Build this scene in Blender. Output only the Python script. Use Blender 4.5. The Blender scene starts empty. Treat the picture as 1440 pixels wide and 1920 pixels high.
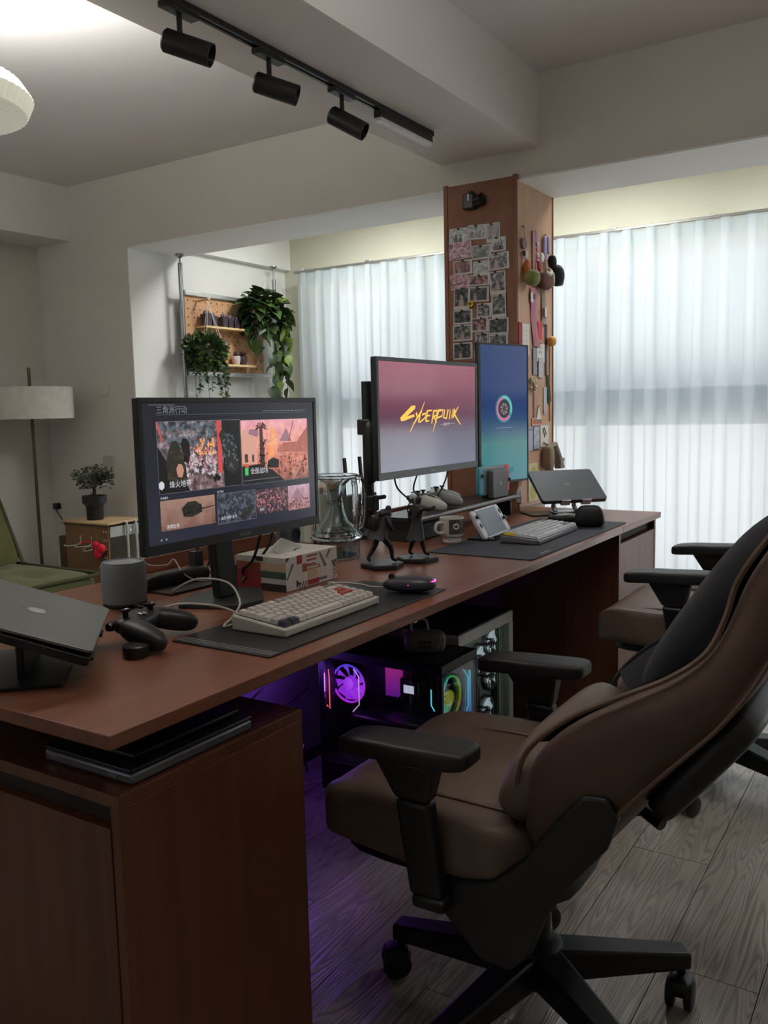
import bpy, bmesh, math, random
from mathutils import Vector, Matrix, Euler

random.seed(7)
S = bpy.context.scene
COL = S.collection
PI = math.pi
def R(a): return math.radians(a)

# ---------------------------------------------------------------- camera
def camera():
    yaw, pitch, roll = R(32.586), R(6.641), R(-1.305)
    f = Vector((math.cos(yaw)*math.cos(pitch), math.sin(yaw)*math.cos(pitch), -math.sin(pitch)))
    r = f.cross(Vector((0, 0, 1))).normalized(); u = r.cross(f)
    c, s = math.cos(roll), math.sin(roll)
    r2, u2 = c*r + s*u, -s*r + c*u
    cd = bpy.data.cameras.new('camera'); o = bpy.data.objects.new('camera', cd); COL.objects.link(o)
    m = Matrix((r2, u2, -f)).transposed().to_4x4(); m.translation = (0, 0, 1.15)
    o.matrix_world = m
    cd.sensor_fit = 'HORIZONTAL'; cd.sensor_width = 36; cd.lens = 36*1627/1440
    cd.clip_start = .02
    S.camera = o
camera()

# ---------------------------------------------------------------- light
SKY = 1.08
def world():
    w = bpy.data.worlds.new('sky'); S.world = w; w.use_nodes = True
    nt = w.node_tree; nt.nodes.clear()
    out = nt.nodes.new('ShaderNodeOutputWorld'); bg = nt.nodes.new('ShaderNodeBackground')
    tc = nt.nodes.new('ShaderNodeTexCoord'); sx = nt.nodes.new('ShaderNodeSeparateXYZ')
    rp = nt.nodes.new('ShaderNodeValToRGB'); mr = nt.nodes.new('ShaderNodeMapRange')
    nt.links.new(tc.outputs['Generated'], sx.inputs[0]); nt.links.new(sx.outputs['Z'], mr.inputs[0])
    mr.inputs[1].default_value = -1; mr.inputs[2].default_value = 1
    e = rp.color_ramp.elements
    e[0].position = 0; e[0].color = (2.5, 2.45, 2.35, 1)   # sunlit pale paving outside
    e[1].position = 1; e[1].color = (.62, .80, 1, 1)
    a = rp.color_ramp.elements.new(.485); a.color = (2.1, 2.07, 2.0, 1)
    b = rp.color_ramp.elements.new(.515); b.color = (.90, .95, 1, 1)
    nt.links.new(mr.outputs[0], rp.inputs[0]); nt.links.new(rp.outputs[0], bg.inputs[0])
    bg.inputs[1].default_value = SKY
    nt.links.new(bg.outputs[0], out.inputs[0])
world()
def portal(name, y0, y1, z0, z1, x, rz=90):
    d = bpy.data.lights.new(name, 'AREA'); d.shape = 'RECTANGLE'; d.size = y1-y0; d.size_y = z1-z0
    d.cycles.is_portal = True
    o = bpy.data.objects.new(name, d); COL.objects.link(o)
    o.location = (x, (y0+y1)/2, (z0+z1)/2); o.rotation_euler = (R(90), 0, R(rz))
portal('window_daylight', -1.95, 3.36, .10, 1.96, 4.80)
portal('added_rear_window_portal', 1.97, 4.1, .95, 2.25, -2.8, -90)  # portal for the window added behind the camera
S.view_settings.view_transform = 'Standard'; S.view_settings.look = 'None'
S.view_settings.gamma = 1; S.view_settings.use_curve_mapping = False
S.view_settings.exposure = 0.2
S.cycles.use_denoising = True
S.cycles.max_bounces = 10; S.cycles.diffuse_bounces = 4; S.cycles.glossy_bounces = 3; S.cycles.transmission_bounces = 8; S.cycles.transparent_max_bounces = 24
S.cycles.sample_clamp_indirect = 6.0
S.cycles.caustics_reflective = False; S.cycles.caustics_refractive = False

# ---------------------------------------------------------------- helpers
def lin(c):
    return tuple((x/255/12.92 if x/255 <= .04045 else ((x/255+.055)/1.055)**2.4) for x in c)
_M = {}
def mat(name, rgb, rough=.5, metal=0, spec=.5, var=.06, vscale=30, bump=0, bscale=200, sheen=0, coat=0):
    if name in _M: return _M[name]
    m = bpy.data.materials.new(name); m.use_nodes = True; nt = m.node_tree
    b = nt.nodes['Principled BSDF']
    b.inputs['Roughness'].default_value = rough; b.inputs['Metallic'].default_value = metal
    b.inputs['Specular IOR Level'].default_value = spec
    if sheen: b.inputs['Sheen Weight'].default_value = sheen
    if coat: b.inputs['Coat Weight'].default_value = coat
    c = lin(rgb)
    tc = nt.nodes.new('ShaderNodeTexCoord'); n = nt.nodes.new('ShaderNodeTexNoise'); n.inputs['Scale'].default_value = vscale
    nt.links.new(tc.outputs['Object'], n.inputs['Vector'])
    rp = nt.nodes.new('ShaderNodeValToRGB'); e = rp.color_ramp.elements
    e[0].position = .3; e[1].position = .7
    e[0].color = (*[x*(1-var) for x in c], 1); e[1].color = (*[min(1, x*(1+var)) for x in c], 1)
    nt.links.new(n.outputs['Fac'], rp.inputs[0]); nt.links.new(rp.outputs[0], b.inputs['Base Color'])
    if bump:
        n2 = nt.nodes.new('ShaderNodeTexNoise'); n2.inputs['Scale'].default_value = bscale
        nt.links.new(tc.outputs['Object'], n2.inputs['Vector'])
        bp = nt.nodes.new('ShaderNodeBump'); bp.inputs['Strength'].default_value = bump; bp.inputs['Distance'].default_value = .002
        nt.links.new(n2.outputs['Fac'], bp.inputs['Height']); nt.links.new(bp.outputs[0], b.inputs['Normal'])
    _M[name] = m; return m
def wood(name, c1, c2, scale=(1.2, 14, 14), rough=.42, spec=.5, bump=.05, detail=5):
    if name in _M: return _M[name]
    m = bpy.data.materials.new(name); m.use_nodes = True; nt = m.node_tree; b = nt.nodes['Principled BSDF']
    b.inputs['Roughness'].default_value = rough; b.inputs['Specular IOR Level'].default_value = spec
    tc = nt.nodes.new('ShaderNodeTexCoord'); mp = nt.nodes.new('ShaderNodeMapping'); mp.inputs['Scale'].default_value = scale
    oi = nt.nodes.new('ShaderNodeObjectInfo'); ad = nt.nodes.new('ShaderNodeVectorMath'); ad.operation = 'ADD'
    ml = nt.nodes.new('ShaderNodeMath'); ml.operation = 'MULTIPLY'; ml.inputs[1].default_value = 37
    nt.links.new(oi.outputs['Random'], ml.inputs[0]); nt.links.new(tc.outputs['Object'], ad.inputs[0]); nt.links.new(ml.outputs[0], ad.inputs[1])
    nt.links.new(ad.outputs[0], mp.inputs[0])
    n = nt.nodes.new('ShaderNodeTexNoise'); n.inputs['Scale'].default_value = 2.2; n.inputs['Detail'].default_value = detail; n.inputs['Distortion'].default_value = .6
    nt.links.new(mp.outputs[0], n.inputs['Vector'])
    rp = nt.nodes.new('ShaderNodeValToRGB'); e = rp.color_ramp.elements; e[0].position = .32; e[1].position = .68
    e[0].color = (*lin(c1), 1); e[1].color = (*lin(c2), 1)
    nt.links.new(n.outputs['Fac'], rp.inputs[0]); nt.links.new(rp.outputs[0], b.inputs['Base Color'])
    bp = nt.nodes.new('ShaderNodeBump'); bp.inputs['Strength'].default_value = bump; bp.inputs['Distance'].default_value = .002
    nt.links.new(n.outputs['Fac'], bp.inputs['Height']); nt.links.new(bp.outputs[0], b.inputs['Normal'])
    _M[name] = m; return m
def glow(name, rgb, strength):
    if name in _M: return _M[name]
    m = bpy.data.materials.new(name); m.use_nodes = True; nt = m.node_tree; b = nt.nodes['Principled BSDF']
    b.inputs['Base Color'].default_value = (.02, .02, .02, 1); b.inputs['Roughness'].default_value = .3
    b.inputs['Emission Color'].default_value = (*lin(rgb), 1); b.inputs['Emission Strength'].default_value = strength
    _M[name] = m; return m
def glass(name, rgb=(255, 255, 255), ior=1.45, rough=0):
    if name in _M: return _M[name]
    m = bpy.data.materials.new(name); m.use_nodes = True; b = m.node_tree.nodes['Principled BSDF']
    b.inputs['Base Color'].default_value = (*lin(rgb), 1); b.inputs['Transmission Weight'].default_value = 1
    b.inputs['Roughness'].default_value = rough; b.inputs['IOR'].default_value = ior
    _M[name] = m; return m
def thin_glass(name, tint=(1, 1, 1), refl=.08):
    if name in _M: return _M[name]
    m = bpy.data.materials.new(name); m.use_nodes = True; nt = m.node_tree; nt.nodes.clear()
    o = nt.nodes.new('ShaderNodeOutputMaterial'); mx = nt.nodes.new('ShaderNodeMixShader')
    t = nt.nodes.new('ShaderNodeBsdfTransparent'); t.inputs[0].default_value = (*tint, 1)
    g = nt.nodes.new('ShaderNodeBsdfGlossy'); g.inputs['Roughness'].default_value = .02
    lw = nt.nodes.new('ShaderNodeLayerWeight'); lw.inputs['Blend'].default_value = .25
    mr = nt.nodes.new('ShaderNodeMapRange'); mr.inputs[3].default_value = refl*.5; mr.inputs[4].default_value = .6
    nt.links.new(lw.outputs['Fresnel'], mr.inputs[0])
    nt.links.new(mr.outputs[0], mx.inputs[0]); nt.links.new(t.outputs[0], mx.inputs[1]); nt.links.new(g.outputs[0], mx.inputs[2])
    nt.links.new(mx.outputs[0], o.inputs[0]); _M[name] = m; return m

class MB:
    """collects geometry; build() links it as one mesh object"""
    def __init__(s): s.v = []; s.f = []; s.m = []; s.cur = 0
    def add(s, vs, fs, M=None):
        o = len(s.v)
        s.v += [tuple(M @ Vector(p)) for p in vs] if M is not None else [tuple(p) for p in vs]
        s.f += [tuple(i+o for i in f) for f in fs]; s.m += [s.cur]*len(fs); return s
    def use(s, i): s.cur = i; return s
    def box(s, x0, x1, y0, y1, z0, z1, M=None):
        v = [(x0,y0,z0),(x1,y0,z0),(x1,y1,z0),(x0,y1,z0),(x0,y0,z1),(x1,y0,z1),(x1,y1,z1),(x0,y1,z1)]
        return s.add(v, [(0,3,2,1),(4,5,6,7),(0,1,5,4),(1,2,6,5),(2,3,7,6),(3,0,4,7)], M)
    def cbox(s, c, d, M=None):
        return s.box(c[0]-d[0]/2, c[0]+d[0]/2, c[1]-d[1]/2, c[1]+d[1]/2, c[2]-d[2]/2, c[2]+d[2]/2, M)
    def frustum(s, c0, d0, c1, d1, M=None):
        """box whose bottom (centre c0, size d0 xy) and top (c1,d1) differ"""
        v = []
        for c, d in ((c0, d0), (c1, d1)):
            v += [(c[0]-d[0]/2, c[1]-d[1]/2, c[2]), (c[0]+d[0]/2, c[1]-d[1]/2, c[2]), (c[0]+d[0]/2, c[1]+d[1]/2, c[2]), (c[0]-d[0]/2, c[1]+d[1]/2, c[2])]
        return s.add(v, [(0,3,2,1),(4,5,6,7),(0,1,5,4),(1,2,6,5),(2,3,7,6),(3,0,4,7)], M)
    def lathe(s, prof, n=24, M=None, c=(0, 0, 0), sx=1, sy=1):
        """profile of (r,z) turned about z; closed at radius 0 ends if r==0"""
        v = []; f = []
        for r, z in prof:
            for i in range(n):
                a = 2*PI*i/n; v.append((c[0]+sx*max(r, 1e-5)*math.cos(a), c[1]+sy*max(r, 1e-5)*math.sin(a), c[2]+z))
        for j in range(len(prof)-1):
            for i in range(n):
                k = (i+1) % n; f.append((j*n+i, j*n+k, (j+1)*n+k, (j+1)*n+i))
        return s.add(v, f, M)
    def cyl(s, p, q, r, n=16, r2=None):
        p, q = Vector(p), Vector(q); d = q-p; L = d.length
        M = Matrix.Translation(p) @ d.to_track_quat('Z', 'Y').to_matrix().to_4x4()
        r2 = r if r2 is None else r2
        return s.lathe([(0, 0), (r, 0), (r2, L), (0, L)], n, M)
    def tube(s, pts, r, n=8, cap=True):
        pts = [Vector(p) for p in pts]; N = len(pts); v = []; f = []
        up = None
        for i, p in enumerate(pts):
            d = (pts[min(i+1, N-1)]-pts[max(i-1, 0)]).normalized()
            if up is None: up = d.orthogonal().normalized()
            up = (up - d*up.dot(d)); up = up.normalized() if up.length > 1e-6 else d.orthogonal().normalized()
            w = d.cross(up); rr = r[i] if isinstance(r, (list, tuple)) else r
            for k in range(n):
                a = 2*PI*k/n; v.append(tuple(p+(up*math.cos(a)+w*math.sin(a))*rr))
        for i in range(N-1):
            for k in range(n):
                l = (k+1) % n; f.append((i*n+k, i*n+l, (i+1)*n+l, (i+1)*n+k))
        if cap: f.append(tuple(range(n))[::-1]); f.append(tuple((N-1)*n+k for k in range(n)))
        return s.add(v, f)
    def prism(s, poly, z0, z1, M=None):
        n = len(poly); v = [(x, y, z0) for x, y in poly]+[(x, y, z1) for x, y in poly]
        f = [tuple(range(n))[::-1], tuple(range(n, 2*n))]+[(i, (i+1) % n, n+(i+1) % n, n+i) for i in range(n)]
        return s.add(v, f, M)
    def quad(s, a, b, c, d): return s.add([a, b, c, d], [(0, 1, 2, 3)])
    def cush(s, c, d, k=5, n=8, M=None, fn=None):
        """rounded box: superellipsoid of full size d about c"""
        idx = {}; v = []; f = []
        def vert(p):
            key = tuple(round(x, 4) for x in p)
            if key not in idx:
                L = (abs(p[0])**k+abs(p[1])**k+abs(p[2])**k)**(1/k)
                q = [p[i]/L for i in range(3)]
                q = [q[i]*d[i]/2 for i in range(3)]
                if fn: q = fn(*q)
                idx[key] = len(v); v.append((q[0]+c[0], q[1]+c[1], q[2]+c[2]))
            return idx[key]
        g = [math.sin((-1+2*i/n)*PI/2) if k > 3 else -1+2*i/n for i in range(n+1)]
        for ax in range(3):
            for sg in (-1, 1):
                for i in range(n):
                    for j in range(n):
                        q = []
                        for (a, b) in ((i, j), (i+1, j), (i+1, j+1), (i, j+1)):
                            p = [0, 0, 0]; p[ax] = sg; p[(ax+1) % 3] = g[a]; p[(ax+2) % 3] = g[b]; q.append(vert(p))
                        f.append(tuple(q) if sg > 0 else tuple(q[::-1]))
        return s.add(v, f, M)
    def grid(s, fn, nu, nv, closeu=False):
        v = [tuple(fn(i/nu, j/nv)) for j in range(nv+1) for i in range(nu + (0 if closeu else 1))]
        w = nu if closeu else nu+1; f = []
        for j in range(nv):
            for i in range(nu):
                k = (i+1) % w; f.append((j*w+i, j*w+k, (j+1)*w+k, (j+1)*w+i))
        return s.add(v, f)
    def mesh(s, name):
        me = bpy.data.meshes.new(name); me.from_pydata(s.v, [], s.f)
        if any(s.m): me.polygons.foreach_set('material_index', s.m)
        bm = bmesh.new(); bm.from_mesh(me); bmesh.ops.recalc_face_normals(bm, faces=bm.faces); bm.to_mesh(me); bm.free()
        return me
    def build(s, name, m, parent=None, bevel=0, smooth=35, sub=0, seg=2):
        me = s.mesh(name)
        for x in (m if isinstance(m, (list, tuple)) else [m]): me.materials.append(x)
        if smooth:
            me.polygons.foreach_set('use_smooth', [True]*len(me.polygons)); me.set_sharp_from_angle(angle=R(smooth))
        o = bpy.data.objects.new(name, me); COL.objects.link(o)
        if parent: o.parent = parent
        if bevel:
            b = o.modifiers.new('bevel', 'BEVEL'); b.width = bevel; b.segments = seg; b.limit_method = 'ANGLE'; b.angle_limit = R(40)
        if sub:
            b = o.modifiers.new('sub', 'SUBSURF'); b.levels = sub; b.render_levels = sub
        return o
def tag(o, label, cat, group=None):
    o['label'] = label; o['category'] = cat
    if group: o['group'] = group
    return o
def thing(name, label, cat, loc=(0, 0, 0), rz=0, group=None, rot=None):
    o = bpy.data.objects.new(name, None); COL.objects.link(o); o.empty_display_size = .05
    o.location = loc; o.rotation_euler = rot if rot else (0, 0, R(rz))
    return tag(o, label, cat, group)
def struct(o): o['kind'] = 'structure'; return o
def copy_tree(o, parent=None):
    c = o.copy(); COL.objects.link(c); c.parent = parent
    for ch in list(o.children): copy_tree(ch, c)
    return c
def bez(a, b, c, d, n=12):
    a, b, c, d = map(Vector, (a, b, c, d)); out = []
    for i in range(n+1):
        t = i/n; out.append(a*(1-t)**3+b*3*t*(1-t)**2+c*3*t*t*(1-t)+d*t**3)
    return out
def smoothpath(P, n=6):
    P = [Vector(p) for p in P]; out = []
    for i in range(len(P)-1):
        p0, p1, p2, p3 = P[max(i-1, 0)], P[i], P[i+1], P[min(i+2, len(P)-1)]
        for k in range(n):
            t = k/n; out.append(.5*((2*p1)+(p2-p0)*t+(2*p0-5*p1+4*p2-p3)*t*t+(3*p1-p0-3*p2+p3)*t**3))
    return out+[P[-1]]
def text_mb(txt, size, mb, M, align='CENTER', shear=0):
    """lettering as flat geometry placed by matrix M (text lies in its x-y plane)"""
    cu = bpy.data.curves.new('t', 'FONT'); cu.body = txt; cu.size = size; cu.align_x = align; cu.resolution_u = 3; cu.shear = shear
    o = bpy.data.objects.new('t', cu); COL.objects.link(o)
    dg = bpy.context.evaluated_depsgraph_get(); me = bpy.data.meshes.new_from_object(o.evaluated_get(dg))
    mb.add([v.co[:] for v in me.vertices], [tuple(p.vertices) for p in me.polygons], M)
    bpy.data.objects.remove(o); bpy.data.curves.remove(cu); bpy.data.meshes.remove(me)
    return mb

# ================================================================ the room
BX0, BX1 = 3.25, 3.62      # beam / pier plane and its back
WX = 4.57                  # window wall
CZ = 2.41                  # ceiling
M_wall = mat('wall_paint', (212, 208, 200), .85, var=.02, vscale=3)
M_ceil = mat('ceiling_paint', (232, 229, 226), .9, var=.015, vscale=3)
M_balc = mat('balcony_paint', (204, 203, 184), .85, var=.02, vscale=3)
M_reveal = mat('lightened_reveal_paint', (240, 241, 237), .8, var=.02, vscale=3)  # raised above the wall colour to paint window light on the soffit
M_alu = mat('grey_blue_aluminium', (138, 150, 168), .45, .3, var=.03)
M_white_plastic = mat('white_plastic', (225, 225, 220), .4)
M_black = mat('matt_black', (16, 16, 18), .45, var=.1)
M_black_gloss = mat('gloss_black', (10, 10, 12), .15, var=.05)
M_chrome = mat('chrome', (210, 212, 215), .18, 1, var=.02)

def floor_material():
    m = bpy.data.materials.new('grey_oak_plank'); m.use_nodes = True; nt = m.node_tree; b = nt.nodes['Principled BSDF']
    N = nt.nodes.new; Lk = nt.links.new
    tc = N('ShaderNodeTexCoord'); oi = N('ShaderNodeObjectInfo')
    cmb = N('ShaderNodeCombineXYZ'); m1 = N('ShaderNodeMath'); m1.operation = 'MULTIPLY'; m1.inputs[1].default_value = 53
    m2 = N('ShaderNodeMath'); m2.operation = 'MULTIPLY'; m2.inputs[1].default_value = 17
    Lk(oi.outputs['Random'], m1.inputs[0]); Lk(oi.outputs['Random'], m2.inputs[0]); Lk(m1.outputs[0], cmb.inputs[0]); Lk(m2.outputs[0], cmb.inputs[1])
    ad = N('ShaderNodeVectorMath'); Lk(tc.outputs['Object'], ad.inputs[0]); Lk(cmb.outputs[0], ad.inputs[1])
    mp = N('ShaderNodeMapping'); mp.inputs['Scale'].default_value = (.9, 11, 11); Lk(ad.outputs[0], mp.inputs[0])
    n = N('ShaderNodeTexNoise'); n.inputs['Scale'].default_value = 1.4; n.inputs['Detail'].default_value = 2; n.inputs['Distortion'].default_value = .4
    Lk(mp.outputs[0], n.inputs['Vector'])
    k = N('ShaderNodeMath'); k.operation = 'MULTIPLY'; k.inputs[1].default_value = 120; Lk(n.outputs['Fac'], k.inputs[0])
    sn = N('ShaderNodeMath'); sn.operation = 'SINE'; Lk(k.outputs[0], sn.inputs[0])
    rp = N('ShaderNodeValToRGB'); e = rp.color_ramp.elements; e[0].position = 0; e[1].position = .55
    e[0].color = (*lin((140, 130, 120)), 1); e[1].color = (*lin((170, 160, 149)), 1)
    mr = N('ShaderNodeMapRange'); mr.inputs[1].default_value = -1; mr.inputs[2].default_value = 1; Lk(sn.outputs[0], mr.inputs[0])
    Lk(mr.outputs[0], rp.inputs[0])
    hs = N('ShaderNodeHueSaturation'); mv = N('ShaderNodeMapRange'); mv.inputs[3].default_value = .88; mv.inputs[4].default_value = 1.08
    Lk(oi.outputs['Random'], mv.inputs[0]); Lk(mv.outputs[0], hs.inputs['Value']); Lk(rp.outputs[0], hs.inputs['Color']); Lk(hs.outputs[0], b.inputs['Base Color'])
    bp = N('ShaderNodeBump'); bp.inputs['Strength'].default_value = .22; bp.inputs['Distance'].default_value = .002
    Lk(mr.outputs[0], bp.inputs['Height']); Lk(bp.outputs[0], b.inputs['Normal'])
    b.inputs['Roughness'].default_value = .30
    return m
M_floor = floor_material()
M_sub = mat('screed', (70, 62, 56), .9)

def room():
    # floor: screed with planks laid along X
    fl = struct(MB().box(-2.6, WX+.2, -2.6, 4.6, -.06, -.014).build('floor', M_sub, smooth=0))
    W, Ln = .19, 1.215
    me = MB().box(0, Ln-.002, 0, W-.002, -.0145, 0).mesh('plank'); me.materials.append(M_floor)
    rows = []
    for j in range(38):
        y = -2.6+j*W
        off = (j*0.37) % 1*Ln
        for i in range(-1, 7):
            x = -2.6+off+i*Ln
            if x+Ln < -2.5 or x > WX: continue
            rows.append((x, y))
    for (x, y) in rows:
        o = bpy.data.objects.new('plank', me); COL.objects.link(o); o.parent = fl; o.location = (x, y, 0)
    # ceiling of the room and of the balcony
    c = MB().box(-2.6, BX1, -2.6, 4.6, CZ, CZ+.1)
    struct(c.build('ceiling', M_ceil, smooth=0))
    struct(MB().box(BX1, WX+.2, -2.6, 3.9, 2.36, CZ+.1).build('ceiling_balcony', M_reveal, smooth=0))
    # far wall: pier on the left, lintel beam, pier core inside the cladding, pier at the right
    w = MB()
    w.box(BX0, BX1, 3.65, 4.6, 0, CZ); w.box(BX0, BX1, -2.6, 3.65, 2.04, CZ)
    w.box(BX0+.02, BX1-.02, 1.455, 1.725, 0, 2.04); w.box(BX0, BX1, -2.6, -2.2, 0, 2.04)
    struct(w.build('wall_far', M_wall, smooth=0))
    # thin sheets over reveal and soffit, their pale colour standing for window light
    rv = MB(); rv.box(BX0+.002, BX1+.001, 3.642, 3.65, 0, 2.04); rv.box(BX0+.002, BX1+.001, -2.2, 3.65, 2.032, 2.0405)
    struct(rv.build('trim_1', M_reveal, smooth=0))
    struct(MB().box(-2.6, BX0, 4.386, 4.6, 0, CZ).build('wall_left', M_wall, smooth=0))
    wb = MB(); wb.box(-2.75, -2.6, -2.6, 4.6, 2.25, CZ); wb.box(-2.75, -2.6, -2.6, 4.6, 0, .95)
    wb.box(-2.75, -2.6, -2.6, 1.92, .95, 2.25); wb.box(-2.75, -2.6, 4.1, 4.6, .95, 2.25)
    struct(wb.build('wall_back', M_wall, smooth=0))
    w2 = MB(); w2.box(-2.70, -2.65, 1.92, 4.1, .95, 1.0); w2.box(-2.70, -2.65, 1.92, 4.1, 2.20, 2.25)  # unseen window added behind the camera to brighten the room
    for y in (1.92, 2.985, 4.05): w2.box(-2.70, -2.65, y, y+.05, 1.0, 2.20)
    w2 = struct(w2.build('added_rear_window', M_alu, None, .003))
    for y in (1.97, 3.035): MB().box(-2.678, -2.672, y, y+1.015, 1.0, 2.20).build('pane', thin_glass('window_glass'), w2)
    struct(MB().box(-2.75, WX+.2, -2.75, -2.6, 0, CZ).build('wall_right', M_wall, smooth=0))
    # dropped beams
    struct(MB().box(-2.6, BX0, 1.340, 1.762, 2.14, CZ).build('beam_track', M_ceil, smooth=0))
    struct(MB().box(-2.6, BX0, 4.10, 4.386, 2.12, CZ).build('beam_left', M_ceil, smooth=0))
    # balcony walls
    struct(MB().box(BX1, WX+.2, 3.65, 3.9, 0, 2.36).build('wall_balcony_left', M_reveal, smooth=0))
    struct(MB().box(BX1+.001, WX, 3.60, 3.65, 2.07, 2.36).build('beam_balcony', M_reveal, smooth=0))
    WY0, WY1, WZ0, WZ1 = -1.95, 3.36, .10, 1.96
    b = MB(); b.box(WX, WX+.2, -2.6, 3.65, WZ1, 2.36); b.box(WX, WX+.2, -2.6, 3.65, 0, WZ0)
    b.box(WX, WX+.2, WY1, 3.65, WZ0, WZ1); b.box(WX, WX+.2, -2.6, WY0, WZ0, WZ1)
    struct(b.build('wall_window', M_balc, smooth=0))
    # window band: outer frame, mullions, deep transom, panes
    win = struct(thing('window_1', 'tall aluminium window band', 'window', (WX+.09, 0, 0)))
    del win['label'], win['category']
    fr = MB(); d0, d1 = -.035, .035
    fr.box(d0, d1, WY0, WY1, WZ0, WZ0+.05); fr.box(d0, d1, WY0, WY1, WZ1-.05, WZ1)
    fr.box(d0, d1, WY0, WY0+.05, WZ0, WZ1); fr.box(d0, d1, WY1-.05, WY1, WZ0, WZ1)
    fr.build('window_frame', M_alu, win, .003)
    mul = [2.62, 1.60, .55, -.60]
    for y in mul: MB().box(d0, d1, y-.03, y+.03, WZ0+.05, WZ1-.05).build('mullion', M_alu, win, .003)
    ys = [WY0]+sorted(mul)+[WY1]
    for a, c2 in zip(ys[:-1], ys[1:]):
        a += .035; c2 -= .035
        MB().box(d0-.01, d1+.01, a, c2, 1.045, 1.235).build('transom', M_alu, win, .004)
        MB().box(-.003, .003, a, c2, WZ0+.05, 1.045).build('pane', thin_glass('window_glass', (.95, .98, .97)), win)
        MB().box(-.003, .003, a, c2, 1.235, WZ1-.05).build('pane', thin_glass('window_glass'), win)
room()

# ---------------------------------------------------------------- curtains
def curtain_material():
    m = bpy.data.materials.new('white_sheer_voile'); m.use_nodes = True; nt = m.node_tree; nt.nodes.clear()
    N = nt.nodes.new; Lk = nt.links.new
    o = N('ShaderNodeOutputMaterial'); tr = N('ShaderNodeBsdfTransparent'); tl = N('ShaderNodeBsdfTranslucent'); df = N('ShaderNodeBsdfDiffuse')
    tl.inputs[0].default_value = (.82, .88, .91, 1); df.inputs[0].default_value = (.80, .85, .88, 1)
    tc = N('ShaderNodeTexCoord'); n = N('ShaderNodeTexNoise'); n.inputs['Scale'].default_value = 500; Lk(tc.outputs['Object'], n.inputs['Vector'])
    mr = N('ShaderNodeMapRange'); mr.inputs[3].default_value = .05; mr.inputs[4].default_value = .13; Lk(n.outputs['Fac'], mr.inputs[0])
    a = N('ShaderNodeMixShader'); a.inputs[0].default_value = .22; Lk(tl.outputs[0], a.inputs[1]); Lk(df.outputs[0], a.inputs[2])
    b = N('ShaderNodeMixShader'); Lk(mr.outputs[0], b.inputs[0]); Lk(a.outputs[0], b.inputs[1]); Lk(tr.outputs[0], b.inputs[2])
    Lk(b.outputs[0], o.inputs[0]); return m
M_curt = curtain_material()
M_hem = mat('white_curtain_tape', (222, 224, 222), .9)
def curtain(y0, y1, label, seed):
    rnd = random.Random(seed)
    t = thing('sheer_curtain', label, 'curtain', (4.43, (y0+y1)/2, .03), group='sheer curtains at the window band')
    L = y1-y0; zt = 1.985; n = int(L*210); nz = 14
    nf = int(L/.114); ph = [rnd.uniform(-.35, .35) for _ in range(nf+3)]; am = [rnd.uniform(.75, 1.25) for _ in range(nf+3)]
    def fold(u, v):   # v 0 bottom..1 top
        s = u*nf; i = int(s); fr = s-i
        p = ph[i]*(1-fr)+ph[i+1]*fr; a = am[i]*(1-fr)+am[i+1]*fr
        w = s+p*(1-v)*.9
        q = (w % 1)-.5
        wd = .10+.10*(1-v)**.5
        pleat = math.exp(-(q/wd)**2)
        amp = .040*a*(1-.35*max(0, (v-.90)/.10))
        x = -amp*pleat+.010*math.sin(2*PI*w*.37+seed)*(1-v)+.004*math.cos(2*PI*w)
        y = (u-.5)*L+.016*math.exp(-(q/(wd*1.5))**2)*math.sin(q/wd*2.2)*a
        return (x, y, v*zt)
    MB().grid(fold, n, nz).build('drape', M_curt, t, smooth=180)
    def hem(u, v):
        p = fold(u, .965+.035*v); return (p[0]-.004, p[1], p[2])
    MB().grid(hem, n, 1).build('heading_tape', M_curt, t, smooth=180)
    return t
curtain(2.12, 3.44, 'white sheer pleated curtain hanging left of the wood clad column', 3)
curtain(.25, 2.10, 'white sheer pleated curtain hanging right of the wood clad column', 11)
def rail():
    t = thing('curtain_rail', 'thin silver curtain rail along the top of the sheer curtains', 'curtain rail', (4.43, 0, 2.025))
    MB().box(-.012, .012, -2.0, 3.46, -.006, .008).build('rail', mat('satin_aluminium', (150, 150, 148), .35, .8), t, .002)
    for y in (3.40, 2.9, 2.35, 1.95, 1.42, .95, .42, -.2, -.9, -1.6):
        MB().box(-.014, .14, y-.018, y+.018, .004, .016).build('wall_bracket', M_chrome, t, .002)
rail()

# ---------------------------------------------------------------- lamps: the left pendant, plus added fill lamps
def balcony_fill(y, label):  # unseen lamps added to brighten the balcony walls
    t = thing('added_balcony_fill_lamp', label, 'fill lamp', (3.93, y, 2.36), group='added fill lamps on the balcony ceiling')
    MB().lathe([(0, 0), (.17, 0), (.17, -.03), (.155, -.03), (.155, -.02), (0, -.02)], 32).build('housing', M_white_plastic, t)
    MB().lathe([(0, -.034), (.10, -.034), (.152, -.028), (.152, -.021)], 32).build('diffuser', glow('balcony_fill_diffuser', (255, 250, 240), 1.0), t)
    d = bpy.data.lights.new('balcony_fill_light', 'AREA'); d.shape = 'DISK'; d.size = .30; d.energy = BALC_W; d.color = (1, .99, .97)
    o = bpy.data.objects.new('balcony_fill_light', d); COL.objects.link(o); o.parent = t; o.location = (0, 0, -.04)
BALC_W = 10
balcony_fill(2.75, 'added round fill lamp over the plant end of the balcony')
balcony_fill(1.45, 'added round fill lamp over the balcony behind the column')
balcony_fill(.15, 'added round fill lamp over the balcony right of the column')
balcony_fill(-1.1, 'added round fill lamp over the far right end of the balcony')
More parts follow.
